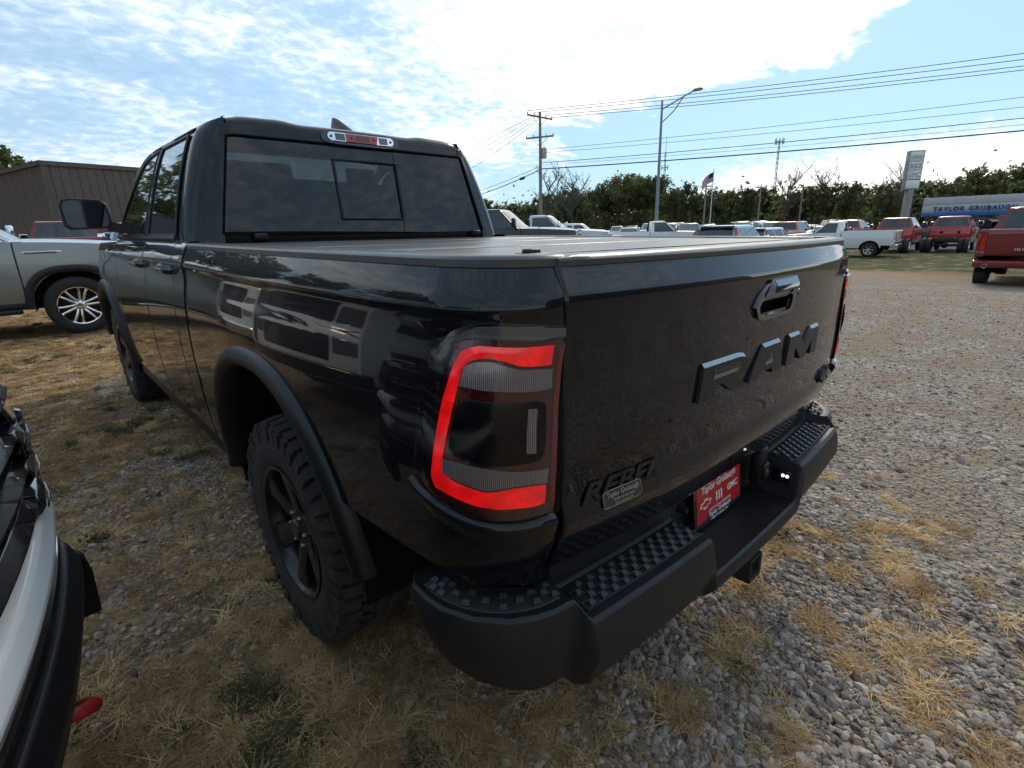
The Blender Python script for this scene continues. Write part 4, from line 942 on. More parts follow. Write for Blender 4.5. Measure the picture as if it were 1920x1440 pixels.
m = MB(); m.tube([(-.40+.19*math.cos(a), 3.66+.06*math.sin(a), 1.18+.18*math.sin(a)) for a in [2*math.pi*k/24 for k in range(25)]], .016, 8); m.build('steering_wheel', MT['interior'], ram)
for a_, b_ in ((-.76, .10), (.52, .76)): MB().box(a_, b_, 3.42, 3.45, 1.60, 1.90, .01).build('windshield_blocker', MT['interior'], ram)  # added black panels, sized to block windshield light seen through the rear glass
MB().box(.12, .30, 3.50, 3.53, 1.70, 1.78, .012).build('interior_mirror', MT['interior'], ram)
MB().box(-.78, .78, 2.2, 4.2, .60, .64).build('cab_floor', MT['interior'], ram)

# ---- bed cover: four folding panels
YB = [.085, .60, 1.07, 1.54, 2.03]
for k in range(4):
    MB().box(-.842, .842, YB[k]+.007, YB[k+1]-.007, 1.366, 1.3865+.001*k, .004).build('bed_cover_panel', MT['cover'], ram)
    if k: MB().box(-.842, .842, YB[k]-.007, YB[k]+.007, 1.37, 1.3835).build('bed_cover_seam', MT['shut_line'], ram)
MB().tube([(-.78, .088, 1.390), (.80, .088, 1.390)], .0045, 6).build('bed_cover_seal', MT['shut_line'], ram)
m = MB(); m.box(-.83, -.765, .085, .125, 1.388, 1.396, .003); m.box(-.815, -.785, .095, .118, 1.393, 1.403, .003); m.build('bed_cover_latch', MT['plastic_fine'], ram)

# ---- tailgate
xg = sorted(set([-.806, -.803, -.797, .797, .803, .806, -.098, .090]+[round(-.78+1.56*k/40, 4) for k in range(41)]))
zg = sorted(set([  .738, .741, .747, 1.216, 1.248]+[round(.755+.535*k/36, 4) for k in range(37)]+[1.30, 1.306, 1.312, 1.318, 1.324, 1.33, 1.338, 1.346, 1.354, 1.362, 1.370, 1.374]))
m = MB(); vs = []; fs = []; nz = len(zg)
for i, x in enumerate(xg):
    for j, z in enumerate(zg):
        off = -.005 if (i in (0, len(xg)-1) or j == 0) else 0
        vs.append(gmap(x, z, off))
for i in range(len(xg)-1):
    for j in range(nz-1):
        if -.0981 < (xg[i]+xg[i+1])/2 < .0901 and 1.216 < (zg[j]+zg[j+1])/2 < 1.248: continue
        fs.append((i*nz+j, (i+1)*nz+j, (i+1)*nz+j+1, i*nz+j+1))
m.add(vs, fs)
for i, sg in ((0, 1), (len(xg)-1, 1)):
    m.grid([[vs[i*nz+j] for j in range(nz)], [(vs[i*nz+j][0], vs[i*nz+j][1]+.05, vs[i*nz+j][2]) for j in range(nz)]])
m.grid([[vs[i*nz] for i in range(len(xg))], [(vs[i*nz][0], vs[i*nz][1]+.05, vs[i*nz][2]) for i in range(len(xg))]])
gate = m.build('tailgate', MT['ram_paint'], ram, sharp=60)
# dark gap behind the shut lines
m = MB()
for sx in (-1, 1): m.box(sx*.79, sx*.84, .075, .09, .70, 1.38)
m.build('tailgate_gap', MT['shut_line'], ram)
R = []
for k in range(45):
    x = -.800+1.60*k/44; y = gate_y(x, 1.372)
    e = .006 if abs(x) > .79 else 0
    R.append([(x, y-.004+e, 1.374), (x, y-.005+e, 1.384-e*.5), (x, y+.000, 1.390-e*.5), (x, y+.012, 1.3935-e), (x, y+.05, 1.394-e), (x, .083, 1.3925-e), (x, .083, 1.36), (x, y+.02, 1.36)])
MB().loft(R).build('tailgate_cap', MT['cover'], ram, sharp=40)
# handle: bezel, pull and opening
bez_o = [(-.142, 1.236), (-.126, 1.262), (-.085, 1.290), (-.03, 1.300), (.10, 1.300), (.128, 1.285), (.134, 1.235), (.118, 1.202), (.10, 1.196), (-.09, 1.196), (-.118, 1.206)]
bez_i = [(-.112, 1.234), (-.105, 1.246), (-.08, 1.252), (-.03, 1.253), (.085, 1.253), (.098, 1.249), (.103, 1.236), (.098, 1.216), (.088, 1.211), (-.085, 1.211), (-.102, 1.218)]
P = [[gmap(x, z, .001) for x, z in bez_o+bez_o[:1]], [gmap(x, z, .009) for x, z in [(x*.985, 1.247+(z-1.247)*.97) for x, z in bez_o+bez_o[:1]]], [gmap(x, z, .008) for x, z in [(x*1.04, 1.232+(z-1.232)*1.1) for x, z in bez_i+bez_i[:1]]], [gmap(x, z, -.02) for x, z in bez_i+bez_i[:1]]]
hb = MB().grid(P).build('tailgate_handle', MT['gloss_black'], gate, sharp=30)
m = MB(); m.loft([[gmap(x, z, d) for x, z in ((-.092, 1.256), (.100, 1.256), (.112, 1.303), (-.060, 1.303))] for d in (.004, .008)]+[[gmap(x, z, .020) for x, z in ((-.070, 1.262), (.098, 1.262), (.104, 1.284), (-.052, 1.284))]])
m.build('handle_pull', MT['gloss_black'], hb)
MB().grid([[gmap(x, z, d) for x in (-.052, .0, .05, .104)] for z, d in ((1.2858, .0195), (1.2935, .0155), (1.3005, .0110))]).build('pull_highlight', MT['dark_chrome'], hb)  # chrome strip standing in for the sky reflection on the pull
MB().box(-.12, .12, -.005, .04, 1.19, 1.27).build('handle_opening', MT['shut_line'], hb)
m = MB(); m.lathe([(0, -.004), (.008, -.004), (.009, .0)], 12, 'y', gmap(.078, 1.262, .028)); m.build('handle_lock', MT['steel'], hb)
# raised letters
def slab(poly, name, mat, parent, d0, d1, bev=.002):
    if mat is MT['badge_edge']:
        fz = lambda b: z0+(b-z0)*.90
        m = MB(); m.loft([[gmap(a, b, d0) for a, b in poly], [gmap(a, fz(b), d1) for a, b in poly]]); o = m.build(name, mat, parent)
        for (a, b), (c, e) in zip(poly, poly[1:]+poly[:1]):       # pale strips paint a sky highlight on the bevelled upper edges
            if a-c > .012 and abs(e-b) < .3*(a-c):
                MB().grid([[gmap(a, b+.0005, d0+.0004), gmap(c, e+.0005, d0+.0004)], [gmap(a, fz(b)+.0008, d1), gmap(c, fz(e)+.0008, d1)]]).build('letter_highlight_strip', MT['letter_highlight'], o)
        return o
    return MB().prism(poly, lambda a, b, d: gmap(a, b, d), d0, d1).build(name, mat, parent, bevel=bev)
z0, z1 = 1.034, 1.128; h = z1-z0
def Lp(x0, w, pts): return [(x0+a*w, z0+b*h) for a, b in pts]
slab(Lp(-.388, .245, [(0, 0), (.28, 0), (.28, .36), (.44, .36), (.66, 0), (1.0, 0), (.75, .37), (.93, .45), (.98, .60), (.98, .80), (.90, .94), (.76, 1), (.06, 1)]), 'badge_letter', MT['badge_edge'], gate, .001, .0095)
slab(Lp(-.33, .15, [(0, .56), (.0, .78), (.82, .78), (.94, .73), (.94, .61), (.82, .56)]), 'badge_letter', MT['ram_paint'], gate, .0075, .010, 0)
slab(Lp(-.135, .225, [(0, 0), (.27, 0), (.34, .2), (.66, .2), (.70, 0), (1.0, 0), (.86, 1), (.36, 1)]), 'badge_letter', MT['badge_edge'], gate, .001, .0095)
slab(Lp(-.135, .225, [(.43, .38), (.66, .38), (.63, .66), (.55, .66)]), 'badge_letter', MT['ram_paint'], gate, .0075, .010, 0)
slab(Lp(.120, .285, [(0, 0), (.22, 0), (.24, .58), (.45, 0), (.58, 0), (.78, .58), (.79, 0), (1.0, 0), (1.0, 1), (.72, 1), (.53, .5), (.34, 1), (.05, 1)]), 'badge_letter', MT['badge_edge'], gate, .001, .0095)
for xa, xb, zz in ((-.330, -.205, z0+.53*h), (-.040, .012, z0+.35*h)):
    MB().grid([[gmap(xa, zz+.009, .0104), gmap(xb, zz+.009, .0104)], [gmap(xa+.003, zz, .0112), gmap(xb-.003, zz, .0112)]]).build('letter_highlight_strip', MT['letter_highlight'], gate)  # highlight strips painted along the lower ledges of the letter holes
def gate_text(txt, x, z, size, mat, name, depth, off, shear=0.0, sxx=1.0, space=1.0, bold=0.0, tilt=0.0):
    me = text_mesh(txt, size, depth/2, shear, 'CENTER', space, bold)
    map_mesh(me, lambda c: Vector(gmap(x+c.x*sxx, z+c.y+c.x*sxx*tilt, off+c.z+depth/2)))
    return put(name, me, mat, gate)
gate_text('REBEL', -.645, .893, .060, MT['badge_dark'], 'model_badge', .0035, .001, .35, 1.55, .95, .0015)
gate_text('4x4', .615, .885, .055, MT['badge_edge'], 'drive_badge', .010, .001, .35, 1.5, .95, .0025)
stk = slab([(-.705, .866), (-.598, .866), (-.586, .876), (-.586, .9015), (-.592, .9045), (-.698, .9045), (-.705, .899)], 'dealer_sticker', MT['gloss_black'], gate, .0062, .0070, 0)
gate_text('Taylor Grubaugh', -.645, .889, .0145, MT['sticker_line'], 'sticker_print', .0002, .0074, .15)
gate_text('CHEVY BUICK GMC', -.645, .8795, .0075, MT['sticker_line'], 'sticker_print', .0002, .0074)
gate_text('WEST PLAINS, MO', -.645, .871, .0072, MT['sticker_line'], 'sticker_print', .0002, .0074)
sb = MB(); ring = [(-.7035, .8675), (-.5985, .8675), (-.5875, .8768), (-.5875, .9008), (-.5925, .903), (-.6975, .903), (-.7035, .898), (-.7035, .8675)]
sb.tube([gmap(a, b, .0072) for a, b in ring], .0006, 4); sb.build('sticker_border', MT['sticker_line'], gate)

# ---- tail lamps
def res(c, n=30):
    c = [Vector(p) for p in c]; d = [0]
    for a, b in zip(c, c[1:]): d.append(d[-1]+(b-a).length)
    out = []
    for k in range(n+1):
        t = d[-1]*k/n; i = 0
        while i < len(d)-2 and d[i+1] < t: i += 1
        out.append(c[i].lerp(c[i+1], (t-d[i])/max(1e-9, d[i+1]-d[i])))
    return out
LT = [(.222, 1.242), (.206, 1.25), (.176, 1.253), (.131, 1.252), (.084, 1.25), (.022, 1.250)]
LBm = [(.278, .948), (.25, .934), (.206, .926), (.164, .917), (.124, .913), (.072, .912), (.030, .913), (.010, .918)]
LLf = [(.222, 1.242), (.236, 1.206), (.246, 1.142), (.258, 1.075), (.27, 1.022), (.278, .973), (.278, .948)]
CO = [(.040, 1.241), (.099, 1.240), (.136, 1.241), (.181, 1.243), (.208, 1.232), (.218, 1.212), (.223, 1.192), (.235, 1.144), (.248, 1.084), (.26, 1.024), (.267, .978), (.258, .956), (.212, .944), (.179, .936), (.137, .931), (.09, .932), (.057, .932), (.037, .935)]
CI = [(.040, 1.206), (.076, 1.206), (.103, 1.208), (.131, 1.217), (.162, 1.222), (.185, 1.218), (.198, 1.210), (.204, 1.196), (.210, 1.16), (.221, 1.108), (.232, 1.058), (.240, 1.018), (.240, .992), (.221, .980), (.187, .971), (.155, .964), (.129, .969), (.103, .975), (.067, .976), (.036, .973)]
for sx in (-1, 1):
    def strip(A, B, off, mat, name, par, n=30, m=4, edge=.004, bulge=0.0):
        A, B = res(A, n), res(B, n); P = []
        for a, b in zip(A, B):
            row = [smap(a.x, a.y, off-edge, sx)]
            for k in range(m+1):
                p = a.lerp(b, k/m); row.append(smap(max(p.x, .001), p.y, off+bulge*math.sin(math.pi*k/m), sx))
            row.append(smap(max(b.x, .001), b.y, off-edge, sx)); P.append(row)
        return MB().grid(P).build(name, mat, par, sharp=40)
    gt = [(.300, .990), (.288, 1.10), (.272, 1.19), (.258, 1.238), (.236, 1.262), (.205, 1.277), (.163, 1.283), (.103, 1.280), (.010, 1.272)]
    gbm = [(.300, .985), (.300, .955), (.292, .940), (.27, .928), (.24, .917), (.191, .906), (.142, .901), (.091, .901), (.010, .904)]
    lamp = strip(gt, gbm, .0025, MT['gloss_black'], 'tail_lamp', ram, 40, 8)
    CH = res([(.336, .950), (.318, .936), (.300, .929), (.243, .914), (.191, .902), (.142, .897), (.091, .898), (.032, .901), (.008, .899)], 40)
    MB().grid([[smap(p.x, p.y+dz, of, sx) for dz, of in ((.003, .001), (-.001, .010), (-.006, .013), (-.014, .012), (-.045, .001))] for p in CH]).build('lamp_sill', MT['ram_paint'], ram, sharp=50)
    strip([(.236, 1.240), (.205, 1.268), (.183, 1.274), (.133, 1.276), (.07, 1.274), (.010, 1.268)], [(.226, 1.240), (.206, 1.253), (.176, 1.256), (.131, 1.255), (.084, 1.253), (.010, 1.252)], .007, MT['lens_grey'], 'lamp_top_trim', lamp)
    strip(LT+[(.012, 1.243)], LBm, .008, MT['red_dark'], 'lens_base', lamp, 40, 10, .006)
    strip([(.0115, 1.24), (.007, 1.07), (.009, .925)], [(.025, 1.235), (.022, 1.07), (.024, .93)], .0088, MT['red_mid'], 'reflector_strip', lamp)
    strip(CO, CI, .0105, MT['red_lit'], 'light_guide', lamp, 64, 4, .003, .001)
    strip([(.206, 1.172), (.199, 1.206), (.18, 1.214), (.152, 1.215), (.128, 1.208), (.099, 1.200), (.069, 1.200), (.034, 1.198)], [(.206, 1.169), (.187, 1.167), (.162, 1.164), (.137, 1.163), (.112, 1.162), (.087, 1.161), (.059, 1.161), (.032, 1.163)], .0105, MT['clear_rib'], 'reversing_lens', lamp)
    strip([(.239, 1.020), (.209, 1.020), (.176, 1.016), (.147, 1.013), (.116, 1.010), (.089, 1.008), (.06, 1.007), (.031, 1.006)], [(.240, .990), (.214, .983), (.187, .976), (.155, .969), (.129, .974), (.103, .979), (.068, .980), (.033, .977)], .0105, MT['clear_rib'], 'reversing_lens', lamp)
    bw = strip([(.203, 1.136), (.192, 1.144), (.155, 1.143), (.124, 1.142), (.092, 1.142), (.061, 1.142), (.048, 1.138), (.041, 1.132)], [(.225, 1.049), (.215, 1.034), (.185, 1.026), (.154, 1.021), (.122, 1.021), (.089, 1.024), (.056, 1.027), (.043, 1.037)], .0115, MT['sensor_black'], 'sensor_window', lamp, 30, 6, .004, .004)
    strip([(.300, .990), (.288, 1.10), (.272, 1.19), (.258, 1.236), (.236, 1.254), (.205, 1.258), (.163, 1.258), (.103, 1.256), (.006, 1.252)], [(.298, .985), (.298, .955), (.290, .942), (.27, .930), (.24, .920), (.191, .910), (.142, .906), (.091, .906), (.006, .910)], .0195, MT['lamp_cover'], 'outer_lens', lamp, 40, 12, .012, .004)
    strip([(.080, 1.131), (.062, 1.130)], [(.081, 1.046), (.062, 1.045)], .0160, MT['clear_rib'], 'side_reflector_bar', lamp, 8, 3)

# ---- rear bumper
ST = [(0, .46), (0, .712), (.010, .714), (.014, .662), (.020, .654), (.124, .652), (.132, .652), (.142, .644), (.152, .600), (.154, .556), (.122, .470), (.085, .438), (.04, .43)]
CE = [(-.04, .46), (-.04, .735), (-.032, .736), (-.028, .540), (-.022, .530), (.130, .527), (.138, .530), (.146, .526), (.154, .508), (.152, .488), (.122, .452), (.085, .432), (.04, .43)]
CO_ = [(0, .50), (0, .690), (.006, .694), (.012, .690), (.018, .688), (.086, .686), (.094, .690), (.104, .684), (.112, .630), (.110, .575), (.088, .490), (.066, .462), (.03, .455)]
def mixs(a, b, t): return [(lerp(p[0], q[0], t), lerp(p[1], q[1], t)) for p, q in zip(a, b)]
path = []
def bpt(s):      # s: 0 at centre, outward to the left end; inner reference path and its outward normal
    if s < .80:
        y = .066+.035*(s/.8)**2.2; return Vector((s, y)), Vector((.10*(s/.8)**1.5, -1)).normalized()
    t = min((s-.80)/.42, 1.0); a = math.pi/2*sstep(0, .62, t)
    p = Vector((.80+.125*math.sin(a), .101+.135*(1-math.cos(a))+max(0, t-.62)*.30))
    return p, Vector((math.sin(a)*.995+.10*math.cos(a), -math.cos(a))).normalized()
stations = [0, .1, .2, .26, .285, .293, .300, .307, .315, .33, .40, .50, .60, .70, .745, .763, .770, .777, .784, .80, .82, .85, .88, .91, .95, .99, 1.03, 1.07, 1.11, 1.15, 1.18, 1.205, 1.22]
def bsec(s):
    if s < .35: sec = mixs(CE, ST, sstep(.290, .316, s))
    elif s < .80: sec = mixs(ST, CO_, sstep(.764, .786, s))
    else: sec = CO_
    if s > .84:
        k = sstep(.84, 1.16, s); sec = [(d*(1-.12*k), .692-(.692-z)*(1-.52*k)) for d, z in sec]
    if s > 1.10:
        k = sstep(1.10, 1.24, s); sec = [(d*(1-.55*k), .60+(z-.60)*(1-.35*k)) for d, z in sec]
    # skirt drops less in the middle
    return sec
def bring(s, sg):
    p, n = bpt(s); return [(-sg*(p.x+n.x*d), p.y+n.y*d, z) for d, z in bsec(s)]
rings = [bring(s, 1) for s in reversed(stations)]+[bring(s, -1) for s in stations[1:]]
bumper = MB().loft(rings).build('rear_bumper', MT['plastic'], ram, sharp=38, bevel=.004)
def on_bumper(s, d, sg, z): p, n = bpt(s); return Vector((-sg*(p.x+n.x*d), p.y+n.y*d, z))
lug = MB(); lug.loft([[(-.021, -.012, -.002), (.019, -.012, -.002), (.019, .011, -.002), (-.021, .011, -.002)], [(-.018, -.011, .0015), (.016, -.011, .0015), (.012, .008, .0075), (-.012, .008, .0075)]])
lug_me = lug.mesh('tread_lug', flat=True); lug_me.materials.append(MT['lug'])
rib_m = MT['plastic_fine']
for sg in (1, -1):
    pad = MB()
    A = [.322+.435*k/16 for k in range(17)]
    pad.loft([[on_bumper(s, d, sg, z) for d, z in ((.026, .648), (.026, .6565), (.030, .6575), (.110, .6555), (.114, .654), (.114, .648))] for s in A])
    po = pad.build('step_pad', MT['lug_base'], bumper, bevel=.002)
    for r in range(4):
        d = .042+.0205*r
        rb = MB(); rb.tube([on_bumper(s, d+.0103, sg, .6590) for s in A], .0030, 5); rb.build('pad_rib', rib_m, po)
        for c in range(12):
            s = .342+.0375*c+(.0187 if r % 2 else 0)
            if s > .745: continue
            o = put('tread_lug', lug_me, None, po); o.location = on_bumper(s, d, sg, .6588); o.rotation_euler = (0, 0, 0)
            o.scale = (.52, .60, .9)
    cp = MB(); A2 = [.800+.30*k/18 for k in range(19)]
    cp.loft([[on_bumper(s, d, sg, z) for d, z in ((.016, .682), (.016, .6915), (.070, .689), (.074, .687), (.074, .682))] for s in A2])
    co = cp.build('corner_step_pad', MT['lug_base'], bumper, bevel=.002)
    for r in range(3):
        for c in range(6):
            s = .822+.048*c+(.024 if r % 2 else 0); p, n = bpt(s)
            o = put('tread_lug', lug_me, None, co); o.location = on_bumper(s, .028+.017*r, sg, .6905); o.rotation_euler = (0, 0, math.atan2(n.x*-sg, -n.y) if sg == 1 else -math.atan2(n.x, -n.y)*-1)
            o.scale = (.56, .58, .9)
    MB().box(-sg*.298, -sg*.294, -.045, .015, .575, .622, .002).build('step_lamp', MT['gloss_black'], bumper)
if True:
    for y, z in ((-.022, .606), (-.036, .606)):
        MB().lathe([(0, -.004), (.0045, -.004), (.0055, 0)], 10, 'x', (.2915, y, z)).build('licence_lamp', MT['lamp_white'], bumper)
MB().box(-.60, .60, .09, .30, .42, .52, .02).build('bumper_beam', MT['dark_metal'], ram)
# licence plate
def pl(a, b, d): return (a, .073+(b-.62)*.10-d, b)
fr_o = [(-.160, .538), (.160, .538), (.160, .704), (-.160, .704)]
plate = MB().prism(fr_o, pl, -.004, .006).build('licence_plate', MT['gloss_black'], bumper, bevel=.002)
MB().prism([(-.147, .556), (-.085, .556), (-.075, .572), (.075, .572), (.085, .556), (.147, .556), (.147, .686), (-.147, .686)], pl, .004, .0075).build('plate_panel', MT['plate_red'], plate)
def plate_text(t, x, z, size, sxx=1.0, shear=0, bold=0.0, mat='letter_white'):
    me = text_mesh(t, size, .0002, shear, 'CENTER', 1.0, bold); map_mesh(me, lambda c: Vector(pl(x+c.x*sxx, z+c.y, .0082+c.z))); put('plate_print', me, MT[mat], plate)
plate_text('Taylor Grubaugh', -.005, .648, .034, .98, .12, .0006)
plate_text('GMC', .088, .606, .030, 1.1, 0, .0008)
plate_text('WEST PLAINS, MISSOURI', .0, .576, .0125, 1.1)
plate_text('Taylor Grubaugh', .0, .558, .0215, 1.0, .12, .0004)
plate_text('WEST PLAINS, MO', .0, .543, .0125, 1.15)
plate_text('GMC', .085, .689, .0135, 1.1)
def plate_poly(poly, d0=.0076, d1=.0084, mat='letter_white'): MB().prism(poly, pl, d0, d1).build('plate_emblem', MT[mat], plate)
def bow(cx, cz, w, h): return [(cx-w, cz-.30*h), (cx-.78*w, cz+.30*h), (cx-.30*w, cz+.30*h), (cx-.24*w, cz+h*.6), (cx+.40*w, cz+h*.6), (cx+.34*w, cz+.30*h), (cx+w, cz+.30*h), (cx+.78*w, cz-.30*h), (cx+.30*w, cz-.30*h), (cx+.24*w, cz-.6*h), (cx-.40*w, cz-.6*h), (cx-.34*w, cz-.30*h)]
plate_poly(bow(-.092, .612, .036, .026)); plate_poly(bow(-.092, .612, .030, .017), .0080, .0088, 'plate_red')
plate_poly(bow(-.075, .6945, .020, .010))
for k in range(3):
    x = -.022+.016*k; plate_poly([(x-.003, .598), (x+.003, .595), (x+.006, .612), (x+.004, .628), (x-.004, .628), (x-.001, .612)])
    plate_poly([(-.008+.006*k, .690), (-.005+.006*k, .690), (-.005+.006*k, .699), (-.008+.006*k, .699)])
for x, z in ((-.122, .681), (.122, .681)): MB().lathe([(0, -.013), (.006, -.012), (.0075, -.006)], 10, 'y', (x, pl(x, z, 0)[1], z)).build('plate_screw', MT['screw'], plate)
# trailer plug, bumper wall fittings, hitch, exhaust, chassis
MB().lathe([(0, -.02), (.008, -.02), (.011, -.012), (.011, .0), (.016, .0), (.016, .006)], 14, 'y', (-.245, .065, .655)).build('bumper_lock', MT['plastic_fine'], bumper)
m = MB(); m.box(.205, .262, .02, .062, .575, .715, .012); m.box(.212, .254, .008, .03, .60, .66, .008); m.build('trailer_socket', MT['plastic_fine'], bumper)
m = MB()
for a in range(1):
    o_, i_ = .041, .030
    m.grid([[(x*k, y, .405+z*k) for x, z in ((-1, -1), (1, -1), (1, 1), (-1, 1))] for k, y in ((i_, .20), (i_, -.072), (o_, -.074), (o_, .20))], close_v=True)
m.build('hitch_receiver', MT['dark_metal'], ram, bevel=.003)
MB().box(-.55, .55, .16, .24, .36, .45, .02).build('hitch_bar', MT['dark_metal'], ram)
for sx in (-1, 1):
    MB().box(sx*.42, sx*.52, .2, 5.4, .46, .62, .02).build('frame_rail', MT['dark_metal'], ram)
MB().tube([(-.62, .9, .40), (-.62, .35, .38), (-.62, .10, .34)], .038, 12).build('exhaust_pipe', MT['dark_metal'], ram)
MB().tube([(-.72, YAX, .40), (.72, YAX, .40)], .055, 12).build('rear_axle', MT['dark_metal'], ram)
MB().lathe([(0, -.14), (.10, -.12), (.15, 0), (.10, .12), (0, .14)], 16, 'y', (0, YAX, .40)).build('differential', MT['dark_metal'], ram)
MB().box(-.80, .80, .22, 1.99, .70, .74).build('bed_floor', MT['dark_metal'], ram)
MB().box(-.5, .3, 2.2, 4.0, .40, .55, .04).build('fuel_tank', MT['dark_metal'], ram)
MB().box(-.80, .80, 4.9, 5.2, .38, .60, .04).build('front_skid_plate', MT['dark_metal'], ram)

# ---- wheels
def make_wheel(parent, x, y, z, R, W, rim_r, side, mat_rim, n=44, tread=True, style='six', steer=0.0, rubber='rubber_dusty'):
    w = bpy.data.objects.new('wheel', None); COL.objects.link(w); w.parent = parent; w.location = (x, y, z); w.rotation_euler = (0, 0, steer+(0 if side > 0 else math.pi)); w.empty_display_size = .1
    h = W/2; R0 = R-(.014 if tread else 0)
    prof = [(rim_r-.02, -h+.03), (rim_r+.004, -h+.012), (rim_r+.03, -h+.002), (lerp(rim_r, R, .5), -h-.004), (R0-.05, -h+.004), (R0-.018, -h+.016), (R0-.004, -h+.035), (R0, -h+.07), (R0+.002, 0),
            (R0, h-.07), (R0-.004, h-.035), (R0-.018, h-.016), (R0-.05, h-.004), (lerp(rim_r, R, .5), h+.004), (rim_r+.03, h-.002), (rim_r+.004, h-.012), (rim_r-.02, h-.03)]
    ty = MB().lathe(prof, 64, 'x').build('tyre', MT[rubber], w, sharp=40)
    if tread:
        t = MB()
        for k in range(n):
            a0 = 2*math.pi*k/n
            def blk(ha, ww, xc, da, r0, r1, skew=0.0, lean=0.0):
                c = []
                for r in (r0, r1):
                    for sgx, sga in ((-1, -1), (1, -1), (1, 1), (-1, 1)):
                        a = a0+da+sga*ha+sgx*skew; rr = r-lean*(sgx*math.copysign(1, xc) > 0)
                        c.append((xc+sgx*ww, rr*math.cos(a), rr*math.sin(a)))
                t.add(c, [(0, 3, 2, 1), (4, 5, 6, 7), (0, 1, 5, 4), (1, 2, 6, 5), (2, 3, 7, 6), (3, 0, 4, 7)])
            p = 2*math.pi/n
            for sg in (-1, 1):
                odd = (k % 2)
                blk(p*.36, .030, sg*(h-.034-.006*odd), p*.25*sg, R0-.022, R, 0, .010)
                blk(p*.30, .012, sg*(h-.008-.004*odd), p*.25*sg, R0-.060, R-.020, 0, .006)
                blk(p*.33, .020, sg*(h-.088), p*.25*sg+p*.3, R0-.012, R, .03*sg)
            blk(p*.30, .020, .014*(1 if k % 2 else -1), 0, R0-.012, R, -.03)
        tr = t.build('tread', MT[rubber], ty, flat=True); tr['kind'] = 'stuff'
    # rim: barrel, face, spokes
    b = MB().lathe([(rim_r+.006, h-.014), (rim_r+.004, h-.004), (rim_r-.008, h-.006), (rim_r-.016, h-.02), (rim_r-.03, h-.06), (rim_r-.04, -h+.05), (rim_r-.01, -h+.02)], 48, 'x')
    rim = b.build('rim', MT[mat_rim], w, sharp=35)
    MB().lathe([(0, .0), (rim_r-.045, .0)], 32, 'x').build('brake_disc', MT['dark_metal'], w)
    f = h-.035; ns = 6
    if style == 'six':
        sp = MB()
        for k in range(ns):
            a = 2*math.pi*(k+.5)/ns
            def pt(r, dt, xx):
                return (xx, r*math.cos(a)-dt*math.sin(a), r*math.sin(a)+dt*math.cos(a))
            rg = []
            for r, wd, xx, th in ((.045, .040, f-.012, .05), (.10, .036, f+.002, .045), (.16, .034, f+.012, .04), (rim_r-.035, .050, f+.018, .035), (rim_r-.008, .066, f+.016, .03)):
                rg.append([pt(r, -wd, xx-th), pt(r, -wd, xx-.006), pt(r, -wd*.55, xx), pt(r, wd*.55, xx), pt(r, wd, xx-.006), pt(r, wd, xx-th)])
            sp.loft(rg)
        sp.lathe([(0, f-.03), (.085, f-.03), (.088, f-.012), (.06, f-.004), (.04, f+.004), (.036, f+.012), (0, f+.013)], 24, 'x')
        sp.build('spokes', MT[mat_rim], rim, sharp=30)
    else:
        for k in range(ns):
            a = 2*math.pi*k/ns+.26
            for s2 in (-1, 1):
                sp = MB(); rg = []
                for r, off, wd, xx in ((.05, .018, .016, f-.004), (.12, .026, .015, f+.006), (rim_r-.06, .038, .014, f+.014), (rim_r-.01, .052, .016, f+.012)):
                    def pt(dt, x2): return (x2, r*math.cos(a)-dt*math.sin(a), r*math.sin(a)+dt*math.cos(a))
                    o2 = off*s2; rg.append([pt(o2-wd, xx-.03), pt(o2-wd, xx-.004), pt(o2-wd*.5, xx), pt(o2+wd*.5, xx), pt(o2+wd, xx-.004), pt(o2+wd, xx-.03)])
                sp.loft(rg).build('spoke', MT[mat_rim], rim, sharp=30)
        MB().lathe([(0, f-.03), (.075, f-.03), (.078, f-.008), (.055, f-.002), (.04, f+.004), (.036, f+.010), (0, f+.011)], 24, 'x').build('hub_cap', MT[mat_rim], rim)
    for k in range(6):
        a = 2*math.pi*k/6; MB().lathe([(0, f+.008), (.006, f+.008), (.0085, f+.004), (.0085, f-.01)], 8, 'x', (0, .062*math.cos(a), .062*math.sin(a))).build('lug_nut', MT['steel'], rim)
    return w
for sx in (-1, 1):
    for yy, st in ((YAX, 0), (FAX, 0.0)):
        make_wheel(ram, sx*.855, yy, .418+(.10 if yy > 3 else 0), .42, .275, .243, sx, 'rim_black', steer=st)

# ---- door mirrors
for sx in (-1, 1):
    R = []
    outline = [(-.105, -.085), (.09, -.095), (.118, -.07), (.125, .045), (.108, .082), (.07, .092), (-.085, .088), (-.118, .06), (-.125, -.05)]
    for yy, k in ((3.70, .97), (3.705, 1.0), (3.76, 1.0), (3.82, .88), (3.86, .55)):
        R.append([(sx*(1.115+a*k), yy, 1.555+b*k) for a, b in outline])
    mir = MB().loft(R).build('door_mirror', MT['plastic_fine'], ram, sharp=45)
    MB().loft([[(sx*(1.115+a*.87), yy, 1.555+b*.87) for a, b in outline] for yy in (3.6985, 3.6975)]).build('mirror_glass', MT['mirror'], mir)
    MB().prism([(.075+.028*math.cos(t), .05+.022*math.sin(t)) for t in [2*math.pi*k/16 for k in range(16)]], lambda a, b, d: (sx*(1.115+a), 3.697-d, 1.555+b), 0, .002).build('blind_spot_mirror', MT['mirror'], mir)
    MB().loft([[(sx*x, 3.76+dy, z+dz) for dy, dz in ((-.05, -.03), (.05, -.03), (.05, .03), (-.05, .03))] for x, z in ((.88, 1.455), (.95, 1.47), (1.02, 1.48))]).build('mirror_arm', MT['plastic_fine'], mir)

